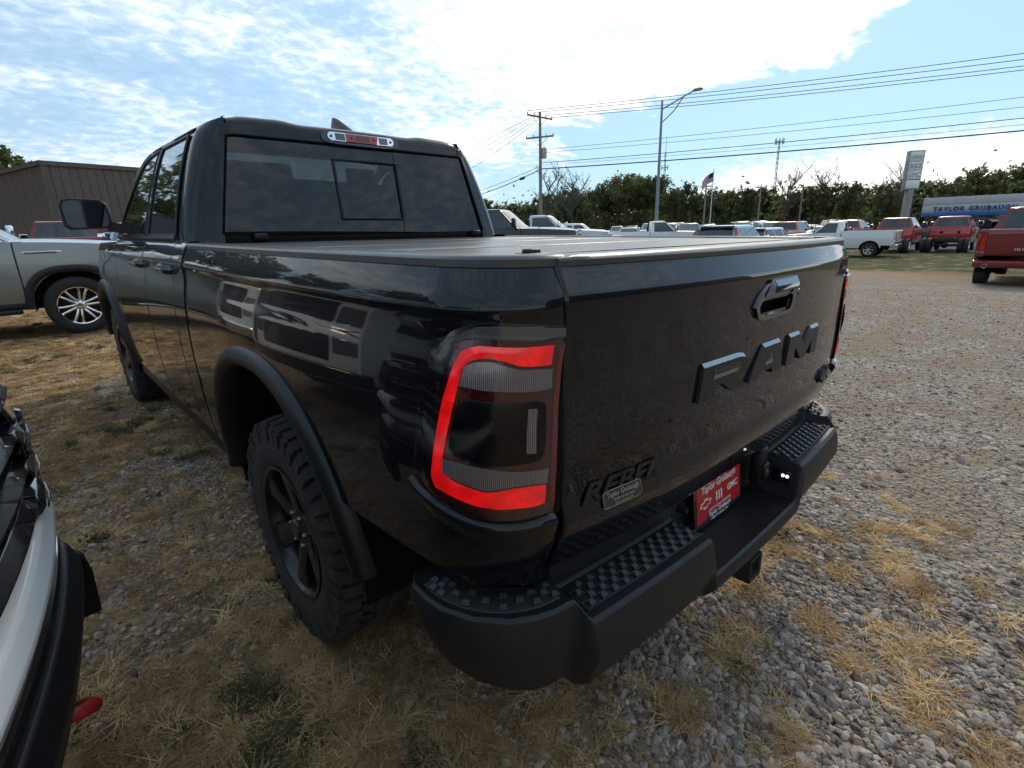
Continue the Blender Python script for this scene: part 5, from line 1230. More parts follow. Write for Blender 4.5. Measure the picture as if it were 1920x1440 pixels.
# the truck stands slightly nose-up and leans a touch to the right on the uneven lot
done = set()
def settle(o):
    for c in o.children:
        if c.name.startswith('wheel') and not c.data: continue
        if c.location.length > 1e-6: c.location.z += .012*c.location.y-.010*(c.location.x+.8)
        elif c.data and c.data.name not in done:
            done.add(c.data.name)
            for v in c.data.vertices: v.co.z += .012*v.co.y-.010*(v.co.x+.8)
        settle(c)
bpy.context.view_layer.update(); settle(ram)
# ------------------------------------------------------------------ other vehicles (nose towards local +x)
SPECS = {
 'pickup':  dict(xF=2.95, xR=-2.93, xa=1.88, xb=-1.85, W=1.0, r=.41, rock=.50, hood0=1.20, hood1=1.31, belt=1.32, rail=1.42, roof=1.94, xw0=1.44, xw1=.62, xr1=-.86, xr0=-.98, doors=(1.32, .12, -.90), bed=True),
 'regular': dict(xF=2.95, xR=-2.90, xa=1.88, xb=-1.75, W=1.0, r=.39, rock=.48, hood0=1.15, hood1=1.26, belt=1.28, rail=1.38, roof=1.91, xw0=1.28, xw1=.50, xr1=-.22, xr0=-.34, doors=(1.15, -.14), bed=True),
 'heavy':   dict(xF=3.05, xR=-3.05, xa=2.00, xb=-1.95, W=1.02, r=.43, rock=.56, hood0=1.40, hood1=1.50, belt=1.50, rail=1.54, roof=2.12, xw0=1.36, xw1=.62, xr1=-.90, xr0=-1.02, doors=(1.25, .12, -.90), bed=True),
 'heavy_regular': dict(xF=3.05, xR=-2.8, xa=2.00, xb=-1.75, W=1.02, r=.43, rock=.56, hood0=1.40, hood1=1.50, belt=1.50, rail=1.54, roof=2.10, xw0=1.36, xw1=.62, xr1=-.18, xr0=-.28, doors=(1.25, -.10), bed=True),
 'chassis': dict(xF=3.05, xR=-2.6, xa=2.00, xb=-1.75, W=1.0, r=.42, rock=.56, hood0=1.28, hood1=1.38, belt=1.40, rail=1.40, roof=2.02, xw0=1.36, xw1=.62, xr1=-.55, xr0=-.68, doors=(1.25, .20, -.58), bed=False, bare=True),
 'suv':     dict(xF=2.32, xR=-2.30, xa=1.36, xb=-1.30, W=.93, r=.35, rock=.34, hood0=.90, hood1=1.04, belt=1.06, rail=1.06, roof=1.68, xw0=1.02, xw1=.28, xr1=-1.75, xr0=-2.18, doors=(.95, -.02, -1.0), bed=False),
 'sedan':   dict(xF=2.40, xR=-2.40, xa=1.45, xb=-1.38, W=.91, r=.33, rock=.28, hood0=.74, hood1=.92, belt=.95, rail=1.0, roof=1.45, xw0=.95, xw1=.10, xr1=-.95, xr0=-1.72, doors=(.85, -.10, -1.05), bed=False),
}
_wheel_cache = {}
def simple_wheel(parent, x, y, r, w, side, mat, dual=False):
    key = (r, w)
    if key not in _wheel_cache:
        h = w/2; rr = r*.60
        t = MB().lathe([(rr-.02, -h+.02), (rr+.03, -h), (r-.04, -h+.004), (r-.006, -h+.03), (r, 0), (r-.006, h-.03), (r-.04, h-.004), (rr+.03, h), (rr-.02, h-.02)], 32, 'y').mesh('tyre')
        t.materials.append(MT['rubber'])
        m = MB().lathe([(rr+.004, h-.008), (rr-.012, h-.012), (rr-.03, h-.05), (rr-.035, h-.12)], 32, 'y')
        for k in range(6):
            a = 2*math.pi*k/6; rg = []
            for q, wd, yy in ((.03, .035, h-.03), (rr*.6, .034, h-.02), (rr-.01, .05, h-.016)):
                rg.append([(q*math.cos(a)-d*math.sin(a), yy+e, q*math.sin(a)+d*math.cos(a)) for d, e in ((-wd, -.03), (-wd*.8, 0), (wd*.8, 0), (wd, -.03))])
            m.loft(rg)
        m.lathe([(0, h-.012), (.05, h-.014), (.07, h-.03), (.07, h-.06)], 16, 'y')
        d = MB().lathe([(0, h-.075), (rr-.02, h-.075)], 24, 'y').mesh('brake_disc'); d.materials.append(MT['dark_metal'])
        _wheel_cache[key] = (t, m, d, {})
    t, m, d, rims = _wheel_cache[key]
    if mat not in rims:
        rm = m.mesh('rim', 30); rm.materials.append(MT[mat]); rims[mat] = rm
    e = bpy.data.objects.new('wheel', None); COL.objects.link(e); e.parent = parent; e.location = (x, y, r); e.rotation_euler = (0, 0, 0 if side > 0 else math.pi); e.empty_display_size = .1
    put('tyre', t, None, e); rr = put('rim', rims[mat], None, e); put('brake_disc', d, None, rr)
    return e
def vehicle(name, label, cat, loc, heading, kind, pm, group=None, rim='alloy', trim='chrome', lod=1, wheels=True, flare=False, rear_red=True, badge=None):
    S = SPECS[kind]; P = MT[pm]; root = thing(name, label, cat, loc, math.radians(90-heading), group)
    W, xF, xR = S['W'], S['xF'], S['xR']; belt, rail, roof, rock = S['belt'], S['rail'], S['roof'], S['rock']
    xw0, xw1, xr1, xr0 = S['xw0'], S['xw1'], S['xr1'], S['xr0']
    zp = pch([rock-.1, rock, rock+.22, belt-.35, belt-.10, belt, rail+.05], [.93, .955, .992, 1.0, .985, .965, .945])
    def taper(x): return 1-.13*sstep(xF-.75, xF+.05, x)**1.6-.05*sstep(xR+.35, xR, x)
    def sy(x, z): return W*zp(z)*taper(x)
    ra = S['r']+.085
    def zb(x):
        z = rock
        for c in (S['xa'], S['xb']):
            d = abs(x-c)/ra
            if d < 1: z = max(z, S['r']+ra*(1-d**2.3)**(1/2.3))
        if S.get('bed') or kind in ('suv', 'sedan'):
            if x < S['xb']-ra: z = max(z, rock+.14)
        return z
    def zt(x):
        if x > xw0: return lerp(S['hood1'], S['hood0'], ((x-xw0)/(xF-xw0))**1.5)
        if S['bed'] and x < xr0-.01: return rail
        return belt
    nz = 12 if lod else 7
    def strip(x0, x1, nm, sg, mat, zt_=zt):
        xs = [x0, x0+.006]+[lerp(x0+.012, x1-.012, k/(14 if lod else 7)) for k in range(15 if lod else 8)]+[x1-.006, x1]
        for c in (S['xa'], S['xb']):
            xs += [c+ra*math.cos(math.pi*k/16) for k in range(17)]
        xs = sorted(set(round(x, 4) for x in xs if x0-1e-6 <= x <= x1+1e-6)); rows = []
        for i, x in enumerate(xs):
            b, t = zb(x), zt_(min(max(x, x0+.02), x1-.02)); o = .006 if i in (0, len(xs)-1) else 0
            col = [(x, sg*(sy(x, lerp(b, t, k/nz))-o), lerp(b, t, k/nz)) for k in range(nz+1)]
            rows.append([(x, sg*(abs(col[0][1])-.05), col[0][2])]+col+[(x, sg*(abs(col[-1][1])-.04), col[-1][2]+.004)])
        e0 = [(p[0], p[1]-sg*.03, p[2]) for p in rows[0]]; e1 = [(p[0], p[1]-sg*.03, p[2]) for p in rows[-1]]
        return MB().grid([e0]+rows+[e1]).build(nm, mat, root, sharp=50)
    ds = S['doors']
    for sg in (1, -1):
        strip(ds[0]+.006, xF-.10, 'front_fender', sg, P)
        for k in range(len(ds)-1):
            d = strip(ds[k+1]+.004, ds[k]-.004, 'door', sg, P)
            hx, hz = ds[k+1]+.14, belt-.12
            MB().box(hx-.10, hx+.10, sg*(sy(hx, hz)-.005), sg*(sy(hx, hz)+.03), hz-.018, hz+.018, .01).build('door_handle', P, d)
        if S['bed']:
            strip(xr0+.005, ds[-1]-.006, 'cab_corner', sg, P)
            strip(xR+.05, xr0-.03, 'bed_side', sg, P)
        elif not S.get('bare'):
            strip(xR+.10, ds[-1]-.004, 'rear_quarter', sg, P)
        else:
            strip(xr0, ds[-1]-.006, 'cab_corner', sg, P)
        if lod:
            MB().box(S['xb']+ra+.05, S['xa']-ra-.05, sg*W*.86, sg*W*.955, rock-.09, rock+.012, .015).build('sill', MT['plastic'], root)
        for c in (S['xa'], S['xb']):
            if c == S['xb'] and S.get('bare'): continue
            L = MB(); R = []
            for k in range(17):
                a = math.pi*k/16; R.append([(c+(ra+.01)*math.cos(a), sg*W*.95, S['r']*.9+(ra+.03)*math.sin(a)), (c+(ra+.01)*math.cos(a), sg*W*.45, S['r']*.9+(ra+.03)*math.sin(a))])
            L.grid(R); L.prism([(p[1][0], p[1][2]) for p in R], lambda a, b, d: (a, d, b), sg*W*.45, sg*W*.449); L.build('wheel_liner', MT['liner'], root)
            if flare:
                R = []
                for k in range(29):
                    a = math.pi*k/28; e = 2/2.3; ca, sa = math.copysign(abs(math.cos(a))**e, math.cos(a)), abs(math.sin(a))**e
                    R.append([(c+(ra+dr)*ca, sg*(W*.985+dy), max(S['r']+(ra+dr)*sa, rock-.06)) for dr, dy in ((-.01, -.05), (-.01, .012), (.015, .03), (.055, .026), (.075, .006), (.075, -.02))])
                MB().loft(R, closed=False, cap=False).build('wheel_arch_flare', MT['plastic_fine'], root, sharp=50)
    # hood and nose
    P1 = []
    nu = 16 if lod else 8
    for k in range(nu+1):
        u = -1+2*k/nu; row = []
        for x in [lerp(ds[0]-.05, xF-.08, q/8) for q in range(9)]+[xF-.03, xF]:
            z = zt(max(x, xw0+.001)); row.append((x-.15*u*u*sstep(xF-.9, xF, x), u*(sy(x, z)-.012), z+.045*(1-u*u)+.02*sstep(.30, .45, abs(u))*sstep(.95, .7, abs(u))-.05*sstep(xF-.25, xF, x)))
        P1.append(row)
    MB().grid(P1).build('hood', P, root, sharp=60)
    P1 = []; hz = S['hood0']-.02
    for k in range(nu+1):
        u = -1+2*k/nu; P1.append([(xF-.03-.16*u*u+dx, u*sy(xF-.1, min(z, belt))*.985, z) for dx, z in ((0, hz), (.03, hz-.06), (.035, lerp(rock, hz, .5)), (.045, lerp(rock, hz, .28)), (.02, rock-.02), (-.08, rock-.12))])
    MB().grid(P1).build('nose', P, root, sharp=50)
    gz0, gz1 = lerp(rock, hz, .38), hz-.07; gw = W*.60
    def nose(u, z, off): return (xF-.03-.16*u*u+.036+off, u*W*.86, z)
    gr = MB().grid([[nose(-.62+1.24*k/10, z, .012) for k in range(11)] for z in (gz0, lerp(gz0, gz1, .5), gz1)]).build('grille', MT['gloss_black'], root)
    for k in range(4 if lod else 2):
        z = lerp(gz0, gz1, (k+.7)/(4.4 if lod else 2.4)); b = MB(); b.loft([[Vector(nose(u, z+dz, d)) for dz, d in ((-.012, .014), (.012, .014), (.008, .03), (-.008, .03))] for u in [-.58+1.16*q/10 for q in range(11)]]); b.build('grille_bar', MT[trim] if trim != 'body' else MT['chrome'], gr)
    for sg in (1, -1):
        MB().loft([[nose(sg*u, z, d) for u, z in ((.66, gz1), (.98, gz1-.01), (1.0, lerp(gz0, gz1, .4)), (.68, lerp(gz0, gz1, .35)))] for d in (.0, .02)]).build('headlamp', MT['head_lens'], root, bevel=.008)
    b = MB(); zc0 = lerp(rock, hz, .14); b.loft([[(xF-.03-.17*u*u+d, u*W*.93, z) for d, z in ((0, zc0-.16), (.08, zc0-.15), (.10, zc0-.05), (.10, zc0+.05), (.07, zc0+.08), (0, zc0+.08))] for u in [-1+2*q/14 for q in range(15)]])
    b.build('front_bumper', MT[trim] if kind not in ('suv', 'sedan') and trim != 'body' else P, root, bevel=.008)
    # greenhouse
    hwb, hwr = sy(0, belt)-.004, W*.70
    zr = roof-.035
    def hw(t): return lerp(hwb, hwr, t**1.12)
    def gz(t): return lerp(belt-.01, zr, t)
    def fx(t): return lerp(xw0, xw1, t**.92)
    def rx(t): return lerp(xr0, xr1, t)
    rb = .22
    def ring(t, ins=0.0, dz=0.0, n=(9 if lod else 5)):
        h = hw(t)-ins; a = fx(t)-ins*1.4; b_ = rx(t)+ins; z = gz(t)+dz; r = []
        for k in range(n): u = -1+2*k/(n-1); r.append((a+.20*(1-u*u)*(1-.5*t)-.20*(1-.5*t), u*h, z))
        m = 11 if lod else 6
        for k in range(1, m): r.append((lerp(a-.20*(1-.5*t)*0, b_, k/m) if k else a, h, z))
        for k in range(n): u = 1-2*k/(n-1); r.append((b_-.05*(1-u*u), u*h, z))
        for k in range(1, m): r.append((lerp(b_, a, k/m), -h, z))
        return r
    rings = [ring(t) for t in (0, .25, .5, .75, .93, 1.0)]+[ring(1, .03, .018), ring(1, .09, .032), ring(1, .22, .040), ring(1, .40, .045)]
    MB().loft(rings).build('cab', P, root, sharp=42)
    def frontp(u, t, off): h = hw(t); a = fx(t); return (a+.20*(1-u*u)*(1-.5*t)-.20*(1-.5*t)+off, u*h, gz(t)+off*.5)
    MB().grid([[frontp(u, t, .008) for u in [-.90+1.8*k/10 for k in range(11)]] for t in (.03, .3, .6, .93)]).build('windshield', MT['far_wind'], root)
    def rearp(u, t, off): return (rx(t)-.05*(1-u*u)-off, u*hw(t), gz(t)+off*.3)
    t0 = .10 if S['bed'] or S.get('bare') else .06
    MB().grid([[rearp(u, t, .008) for u in [-.86+1.72*k/8 for k in range(9)]] for t in (t0, .4, .7, .90)]).build('rear_window', MT['far_glass'], root)
    for sg in (1, -1):
        def sp(x, t): return (x, sg*(hw(t)+.007), gz(t))
        def swin(xa0, xa1, xb0, xb1):
            MB().grid([[sp(lerp(lerp(xa0, xa1, t), lerp(xb0, xb1, t), k/6), t) for k in range(7)] for t in (.05, .3, .6, .90)]).build('side_window', MT['far_glass'], root)
        def fe(t): return fx(t)-.22*(1-.5*t)-.05
        for k in range(len(ds)-1):
            f0 = fe(.05) if k == 0 else ds[k]-.05; f1 = fe(.90)-.02 if k == 0 else ds[k]-.05
            r0 = max(ds[k+1]+.04, rx(.05)+.08); r1 = max(ds[k+1]+.04, rx(.90)+.10); swin(f0, f1, r0, r1)
        if kind in ('suv', 'sedan'):
            swin(ds[-1]-.04, ds[-1]-.04, max(rx(.05)+.12, rx(0)+.1), rx(.9)+.12)
        mx = xw0-.30; my = hw(.12)
        big = .0 if kind in ('suv', 'sedan') else (.06 if 'heavy' not in kind and kind != 'chassis' else .12)
        mo = MB().box(mx-.05, mx+.05, sg*(my+.08), sg*(my+.27+big*.4), belt+.05, belt+.20+big, .03).build('door_mirror', MT['plastic_fine'] if trim != 'chrome' else MT['chrome_mirror'], root)
        MB().box(mx-.055, mx-.050, sg*(my+.10), sg*(my+.25+big*.4), belt+.07, belt+.18+big).build('mirror_glass', MT['mirror'], mo)
        MB().box(mx-.02, mx+.04, sg*(my-.05), sg*(my+.10), belt+.06, belt+.10, .01).build('mirror_arm', MT['plastic_fine'], mo)
    # inner dark core so nothing shows through the shut lines
    MB().box(xr0+.02, xF-.25, -W*.60, W*.60, rock-.02, belt-.05).build('inner_body', MT['dark_metal'], root)
    if S['bed']:
        MB().box(xR+.10, xr0-.05, -W*.90, W*.90, rail-.52, rail-.48).build('bed_floor', MT['dark_metal'], root)
        MB().box(xr0-.09, xr0-.05, -W*.93, W*.93, rock, rail-.002).build('bed_front_wall', P, root)
        tg = MB(); tg.grid([[(xR+.035+.03*(y/W)**2-.0*y+dx, y, z) for y in [-W*.78+1.56*W*k/12 for k in range(13)]] for dx, z in ((.03, rail-.62), (.0, rail-.58), (.006, rail-.30), (-.008, rail-.16), (-.012, rail-.04), (.0, rail-.01), (.04, rail+.002))])
        to = tg.build('tailgate', P, root, sharp=60)
        MB().box(xR+.02, xR+.03, -.12, .12, rail-.16, rail-.09, .003).build('tailgate_handle', MT['plastic_fine'], to)
        for sg in (1, -1):
            MB().loft([[(x, sg*y, z) for x, y, z in ((xR+.045, W*.785, rail-.50), (xR+.045, W*.785, rail-.10), (xR+.10, W*.955, rail-.10), (xR+.10, W*.965, rail-.50))], [(x, sg*y, z) for x, y, z in ((xR+.02, W*.79, rail-.48), (xR+.02, W*.79, rail-.12), (xR+.09, W*.965, rail-.12), (xR+.09, W*.975, rail-.48))]]).build('tail_lamp', MT['red_lens'], root, bevel=.006)
            MB().box(xR+.03, xR+.12, sg*W*.78, sg*W*.955, rail-.10, rail-.005, .01).build('bed_corner', P, root)
            MB().box(xR+.03, xR+.12, sg*W*.78, sg*W*.955, rail-.64, rail-.50, .01).build('bed_corner', P, root)
        b = MB(); b.loft([[(xR-.0+.10*abs(u)**3+d, u*W*.95, z) for d, z in ((.12, rock+.02), (-.10, rock+.03), (-.13, rock+.10), (-.12, rock+.18), (-.04, rock+.21), (.12, rock+.21))] for u in [-1+2*q/14 for q in range(15)]])
        rbm = b.build('rear_bumper', MT[trim] if trim == 'chrome' else (P if trim == 'body' else MT['plastic']), root, bevel=.006)
        MB().box(xR-.10, xR-.09, -.15, .15, rock+.06, rock+.19, .002).build('licence_plate', MT['plastic_fine'], rbm)
    elif S.get('bare'):
        MB().box(xr0-.02, xr0+.03, -hwb*.97, hwb*.97, rock+.03, belt+.01, .02).build('cab_back_panel', P, root)
        for sg in (1, -1):
            MB().box(xR, .5, sg*.38, sg*.46, .62, .86, .01).build('frame_rail', MT['dark_metal'], root)
            MB().box(xr0-.025, xr0-.02, sg*.40-.07, sg*.40+.07, belt-.36, belt-.20, .01).build('cab_vent', MT['plastic_fine'], root)
        for x in (xR+.05, -1.3, -.9): MB().box(x-.05, x+.05, -.42, .42, .64, .80, .01).build('frame_crossmember', MT['dark_metal'], root)
        MB().box(-1.55, -.80, -.36, .36, .60, .84, .03).build('fuel_tank', MT['dark_metal'], root)
        MB().tube([(S['xb'], -.95, .42), (S['xb'], .95, .42)], .07, 10).build('rear_axle', MT['dark_metal'], root)
        MB().lathe([(0, -.16), (.12, -.14), (.18, 0), (.12, .14), (0, .16)], 14, 'y', (S['xb'], 0, .42)).build('differential', MT['dark_metal'], root)
    else:
        tz = belt-.02; b = MB(); b.grid([[(xR+.06+.10*abs(u)**2.5+dx, u*W*.955, z) for u in [-1+2*q/12 for q in range(13)]] for dx, z in ((.10, rock-.06), (-.03, rock-.02), (-.06, rock+.10), (-.05, rock+.25), (.0, rock+.30), (.005, tz-.15), (.02, tz), (max(.05, rx(0)-xR-.06), belt-.005))])
        rg = b.build('rear_hatch', P, root, sharp=50)
        for sg in (1, -1):
            MB().loft([[(xR+d+.10*abs(y/W)**2.5, sg*y, z) for y, z in ((W*.60, tz-.20), (W*.60, tz-.04), (W*.97, tz-.02), (W*.97, tz-.22))] for d in (.07, .035)]).build('tail_lamp', MT['red_lens'], root, bevel=.006)
            if kind == 'suv':
                MB().loft([[(rx(t)-.03+d*0-.012*d, sg*(hw(t)+dy*d), gz(t)) for dy, d in ((-.05, 1), (.012, 1), (.012, -6), (-.05, -1))] for t in (.0, .3, .65, .9)]).build('pillar_lamp', MT['red_lens'], root)
        MB().box(xR-.01, xR+.005, -.16, .16, tz-.36, tz-.22, .004).build('licence_plate', MT['plastic_fine'], rg)
        if kind == 'suv':
            MB().loft([[(rx(1)+d, u*hwr*.95, gz(1)+z) for d, z in ((.10, .03), (-.18, .015), (-.19, -.005), (.05, -.01))] for u in (-1, -.5, 0, .5, 1)]).build('roof_spoiler', MT['gloss_black'], root)
    if wheels:
        for c in (S['xa'], S['xb']):
            for sg in (1, -1):
                if S.get('bare') and c == S['xb']:
                    simple_wheel(root, c, sg*(W-.02), S['r'], .24, sg, 'chrome'); simple_wheel(root, c, sg*(W-.29), S['r'], .24, sg, 'rim_black')
                else: simple_wheel(root, c, sg*(W-.145), S['r'], .27 if S['bed'] else .23, sg, rim)
    return root
# ------------------------------------------------------------------ placing the other vehicles
def gv(x, y): return (x, y, terrain(x, y))
# the grey pickup crossing behind, seen from its right-hand side; its front wheel stands at (-.87, 10.28)
def from_wheel(kind, wx, wy, heading):
    a = math.radians(90-heading); c = SPECS[kind]['xa']; w = SPECS[kind]['W']-.02
    lx, ly = c, -w; return wx-(lx*math.cos(a)-ly*math.sin(a)), wy-(lx*math.sin(a)+ly*math.cos(a))
gx_, gy_ = from_wheel('pickup', -.93, 9.25, 96)
grey = vehicle('pickup_truck', 'grey-green pickup with chrome multi-spoke wheel beyond the dark pickup nose', 'pickup truck', gv(gx_, gy_), 96, 'pickup', 'grey_paint', rim='chrome', flare=False, wheels=False)
for c in (SPECS['pickup']['xa'], SPECS['pickup']['xb']):
    for sg in (1, -1):
        w = make_wheel(grey, c, sg*(1.0-.150), .41, .41, .28, .262, 1, 'chrome', tread=False, style='twin', rubber='rubber'); w.rotation_euler = (0, 0, math.pi/2*sg)
S_ = SPECS['pickup']
for sg in (1, -1):
    bd = MB().prism([(.62, 1.085), (1.02, 1.09), (1.06, 1.115), (1.04, 1.135), (.62, 1.13)], lambda a, b, d: (a+.78, sg*(.975+d), b+.055), .0, .014).build('fender_vent', MT['chrome'], grey, bevel=.004)
    MB().prism([(.64, 1.095), (.98, 1.098), (1.0, 1.112), (.98, 1.124), (.64, 1.122)], lambda a, b, d: (a+.78, sg*(.975+d), b+.055), .013, .016).build('vent_inlay', MT['gloss_black'], bd)
    MB().box(-1.15, 1.25, sg*.96, sg*1.06, .36, .42, .015).build('side_step', MT['plastic_fine'], grey)
    MB().box(-1.15, 1.0, sg*1.05, sg*1.066, .385, .41, .004).build('step_trim', MT['chrome'], grey)
    R = []
    for c in (S_['xa'], S_['xb']):
        R = []
        for k in range(33):
            a = math.pi*k/32; e = 2/2.6; ca, sa = math.copysign(abs(math.cos(a))**e, math.cos(a)), abs(math.sin(a))**e
            R.append([(c+(.50+dr)*ca, sg*(.990+dy), max(.41+(.50+dr)*sa, .40)) for dr, dy in ((-.015, -.06), (-.015, .01), (.01, .026), (.07, .022), (.085, .002), (.085, -.02))])
        MB().loft(R, closed=False, cap=False).build('wheel_arch_flare', MT['plastic_fine'], grey, sharp=50)
# near white pickup whose front corner shows at the lower left
HN = 105
BLK = []
fx_, fy_ = -1.71, .20; a_ = math.radians(90-HN)
near = vehicle('pickup_truck', 'white pickup with red tow hook, front corner at the lower left', 'pickup truck', (fx_-3.06*math.cos(a_), fy_-3.06*math.sin(a_), 0), HN, 'pickup', 'white_paint', rim='rim_black', trim='gloss_black')
xF = 2.95
for c in near.children:
    if c.name.startswith('nose') or c.name.startswith('headlamp') or c.name.startswith('front_bumper'): c.data.materials[0] = MT['gloss_black']
def nb(u, d, z): return (xF+.075-.13*abs(u)**2.3-.25*max(0, abs(u)-.90)**1.2*6*.5+d, u*1.02, z)
us = [-1.12+2.24*k/40 for k in range(41)]
MB().loft([[nb(u, d, z+.05*abs(u)**3) for d, z in ((-.12, .815), (-.03, .808), (.022, .790), (.045, .755), (.030, .715), (-.10, .70))] for u in us]).build('front_bumper_bar', MT['white_paint'], near, sharp=35, bevel=.006)
MB().loft([[nb(u, d, z) for d, z in ((-.10, .70), (.03, .698), (.034, .690), (.030, .682), (-.1, .68))] for u in us]).build('bumper_bright_strip', MT['alloy'], near)
MB().loft([[nb(u, d, z) for d, z in ((-.10, .68), (.045, .675), (.065, .62), (.045, .54), (-.05, .46), (-.14, .44))] for u in us]).build('front_bumper_skirt', MT['plastic'], near, sharp=35, bevel=.006)
for sg in (1, -1):
    R = [[nb(sg*u, d, z) for d, z in ((.02, .63), (.085, .62), (.095, .55), (.09, .42), (.03, .41))] for u in (.93, .98, 1.03, 1.08)]
    MB().loft(R).build('bumper_corner_guard', MT['plastic_fine'], near, bevel=.01)
    hk = MB(); y0 = sg*.52; pts = [(xF-.10, y0-.035, .495), (xF+.04, y0-.040, .485), (xF+.085, y0-.030, .478), (xF+.102, y0, .462), (xF+.085, y0+.030, .445), (xF+.04, y0+.040, .435), (xF-.10, y0+.04, .46)]
    hk.tube(pts, .016, 10); hk.build('tow_hook', MT['hook_red'], near, sharp=60)
for k in range(5):
    z = .85+.085*k
    MB().loft([[nb(u, d, z+dz) for d, dz in ((-.10, -.034), (.0, -.028), (.028, 0), (.0, .026), (-.10, .034))] for u in [-.90+1.80*q/20 for q in range(21)]]).build('grille_bar', MT['gloss_black'], near, bevel=.003)
for sg in (1, -1):
    MB().loft([[nb(sg*u, d, z) for d, z in ((-.10, .89), (.03, .90), (.035, 1.02), (-.005, 1.13), (-.10, 1.15))] for u in (.80, .86, .95, 1.02)]).build('headlamp_housing', MT['gloss_black'], near, bevel=.006)
    MB().loft([[nb(sg*u, d, z) for d, z in ((.032, .96), (.042, .965), (.042, 1.07), (.032, 1.075))] for u in (.80, .82)]).build('running_light', MT['alloy'], near)
for sg in (1, -1):
    for k in range(3):      # chunky stepped ends of the grille bars, with thin bright edges
        z = .845+.085*k; u0 = .86-.02*k
        ge = MB().loft([[nb(sg*(u0+du), d, z+dz) for d, dz in ((-.06, -.03), (.026, -.024), (.042, .0), (.030, .026), (-.06, .032))] for du in (-.10, -.02, .02, .05)]).build('grille_end', MT['gloss_black'], near, bevel=.004)
        MB().tube([nb(sg*(u0-.10), .044, z-.004), nb(sg*(u0-.02), .046, z-.002), nb(sg*(u0+.045), .040, z+.004)], .0022, 5).build('bright_edge', MT['dark_chrome'], ge)
me = text_mesh('GMC', .16, .012, 0, 'CENTER', 1.1, .004); map_mesh(me, lambda c: Vector((xF+.115+c.z, -(-c.x), 1.03+c.y))); put('grille_badge', me, MT['chrome'], near)
# the second white pickup of the facing row, seen as a reflection in the dark pickup's side
H2 = 101; a_ = math.radians(90-H2)
vehicle('pickup_truck', 'white pickup mirrored in the dark pickup bed side, next to the tow-hook truck', 'pickup truck', (-2.15-3.06*math.cos(a_), 3.55-3.06*math.sin(a_), .06), H2, 'pickup', 'white_paint', rim='rim_black', trim='gloss_black')
vehicle('pickup_truck', 'white pickup mirrored farthest forward on the dark pickup bed side', 'pickup truck', (-2.45-3.06*math.cos(a_), 6.95-3.06*math.sin(a_), .14), H2, 'pickup', 'white_paint', rim='alloy', trim='chrome')
# by the brown building
vehicle('pickup_truck', 'dark red pickup parked against the brown metal building', 'pickup truck', gv(-.05, 25.2-2.6), 4, 'pickup', 'maroon_paint', lod=0)
vehicle('pickup_truck', 'pale blue pickup parked by the brown building behind the mirror arm', 'pickup truck', gv(2.0, 22.6), 186, 'pickup', 'blue_paint', lod=0)
# row beyond the bed
V = [
 ('pickup_truck', 'black heavy-duty pickup with big mirrors just right of the cab', 'pickup truck', (10.4, 13.2), 146, 'heavy', 'black_paint'),
 ('pickup_truck', 'silver-grey heavy-duty pickup next to the black one', 'pickup truck', (14.7, 15.2), 146, 'heavy_regular', 'silver_paint'),
 ('pickup_truck', 'white pickup half hidden behind the silver-grey one', 'pickup truck', (20.4, 18.2), 146, 'pickup', 'white_paint'),
 ('pickup_truck', 'white single-cab pickup with black mirror in the middle of the row', 'pickup truck', (25.6, 16.6), 140, 'heavy_regular', 'white_paint'),
 ('car', 'pale blue crossover with red pillar lamps seen from behind', 'car', (19.3, 9.0), 84, 'suv', 'blue_paint'),
 ('car', 'white crossover beyond the pale blue one', 'car', (28.2, 11.2), 92, 'suv', 'white_paint'),
 ('pickup_truck', 'red pickup cab behind the white pickup hood', 'pickup truck', (39.0, 14.1), 90, 'pickup', 'red_paint'),
 ('pickup_truck', 'red pickup mostly hidden behind the white single-cab pickup', 'pickup truck', (46.0, 12.2), 90, 'pickup', 'red_paint'),
 ('pickup_truck', 'red crew-cab chassis truck between the white pickup and the sign post', 'pickup truck', (38.9, 7.7), 90, 'chassis', 'red_paint'),
 ('pickup_truck', 'bare red chassis truck with dual rear wheels in front of the dealership', 'pickup truck', (39.8, 5.15), 89, 'chassis', 'red_paint'),
]
for nm, lb, cat, (x, y), h, k, pm in V:
    vehicle(nm, lb, cat, gv(x, y), h, k, pm, lod=1 if k != 'suv' else 1, trim='chrome' if pm != 'black_paint' else 'plastic')
vehicle('pickup_truck', 'white single-cab pickup parked side-on on the grass verge', 'pickup truck', gv(33.2, 9.3), -3, 'regular', 'white_paint')
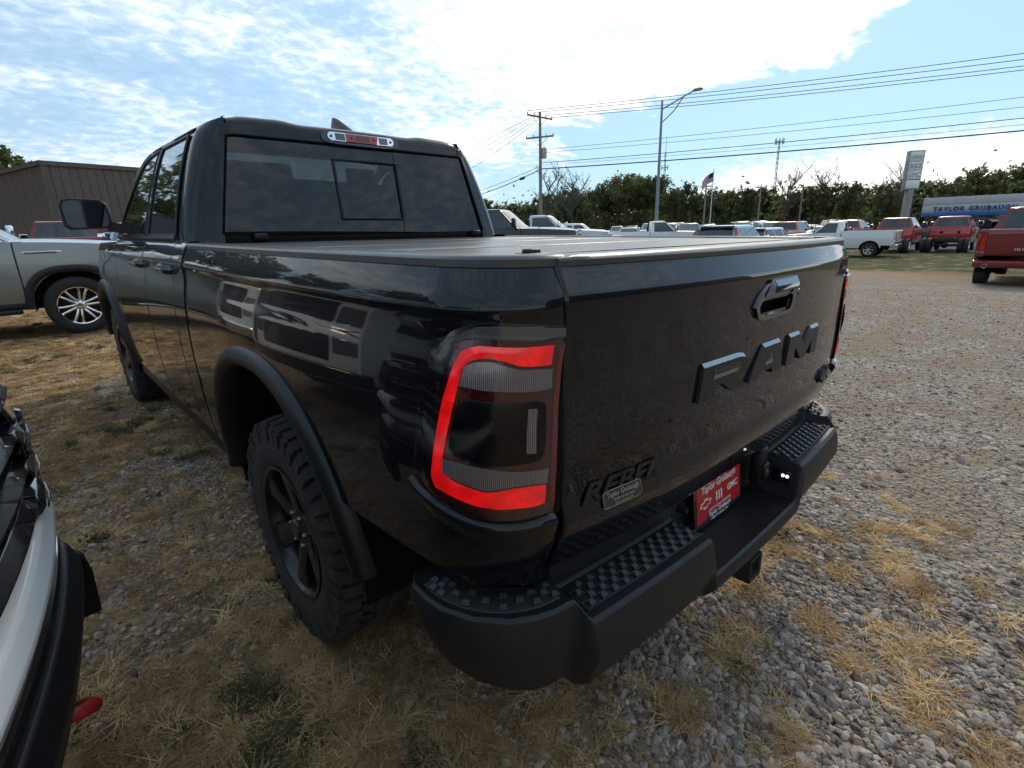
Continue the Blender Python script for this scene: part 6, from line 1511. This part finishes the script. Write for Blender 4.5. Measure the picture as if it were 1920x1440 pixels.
sil = vehicle('pickup_truck', 'deep red pickup tail at the right edge of the picture', 'pickup truck', gv(18.6, .28), 91, 'pickup', 'maroon_paint', trim='body', rim='rim_black')
for sg in (1, -1): MB().lathe([(.045, .0), (.052, .0), (.052, .14), (.045, .14)], 14, 'x', (-3.09, sg*.70, .57)).build('exhaust_tip', MT['chrome'], sil)
me = text_mesh('SILVERADO', .085, .004, 0, 'CENTER', 1.2); map_mesh(me, lambda c: Vector((-2.93+.02-c.z, -c.x, .93+c.y))); put('tailgate_lettering', me, MT['letter_white'], sil)
# far lot
pal = ['white_paint', 'silver_paint', 'navy_paint', 'white_paint', 'maroon_paint', 'silver_paint', 'black_paint', 'white_paint', 'red_paint', 'grey_paint', 'tan_paint']
nmz = {'white_paint': 'white', 'silver_paint': 'silver', 'navy_paint': 'dark blue-grey', 'maroon_paint': 'deep red', 'black_paint': 'black', 'red_paint': 'red', 'grey_paint': 'grey', 'tan_paint': 'tan'}
rf = random.Random(3); k = 0
ORD = ['first', 'second', 'third', 'fourth', 'fifth', 'sixth', 'seventh', 'eighth', 'ninth', 'tenth', 'eleventh', 'twelfth', 'thirteenth', 'fourteenth', 'fifteenth', 'sixteenth', 'seventeenth', 'eighteenth']
for row, (d0, h0, h1, st) in enumerate(((46, 55.2, 71, 1.9), (58, 55.6, 73, 1.7), (70, 54, 76, 1.5))):
    h = h0; q = 0
    while h < h1:
        pm = pal[(k*7+row*3) % len(pal)]; kd = ['suv', 'pickup', 'suv', 'sedan', 'pickup'][(k*3+row) % 5]; x, y = polar(h, d0+rf.uniform(-1, 1)); k += 1
        vehicle('car' if kd != 'pickup' else 'pickup_truck', f'{nmz[pm]} {"pickup" if kd == "pickup" else "car"}, {ORD[q]} from the left in the {("nearest", "middle", "farthest")[row]} row of the far lot', 'car' if kd != 'pickup' else 'pickup truck', gv(x, y), rf.choice((228, 232, 236)), kd, pm, 'vehicles in the far lot', lod=0)
        h += st; q += 1
x, y = polar(80.9, 58); vehicle('car', 'dark sedan with pale roof in front of the dealership wall', 'car', gv(x, y), 10, 'sedan', 'navy_paint', lod=0)
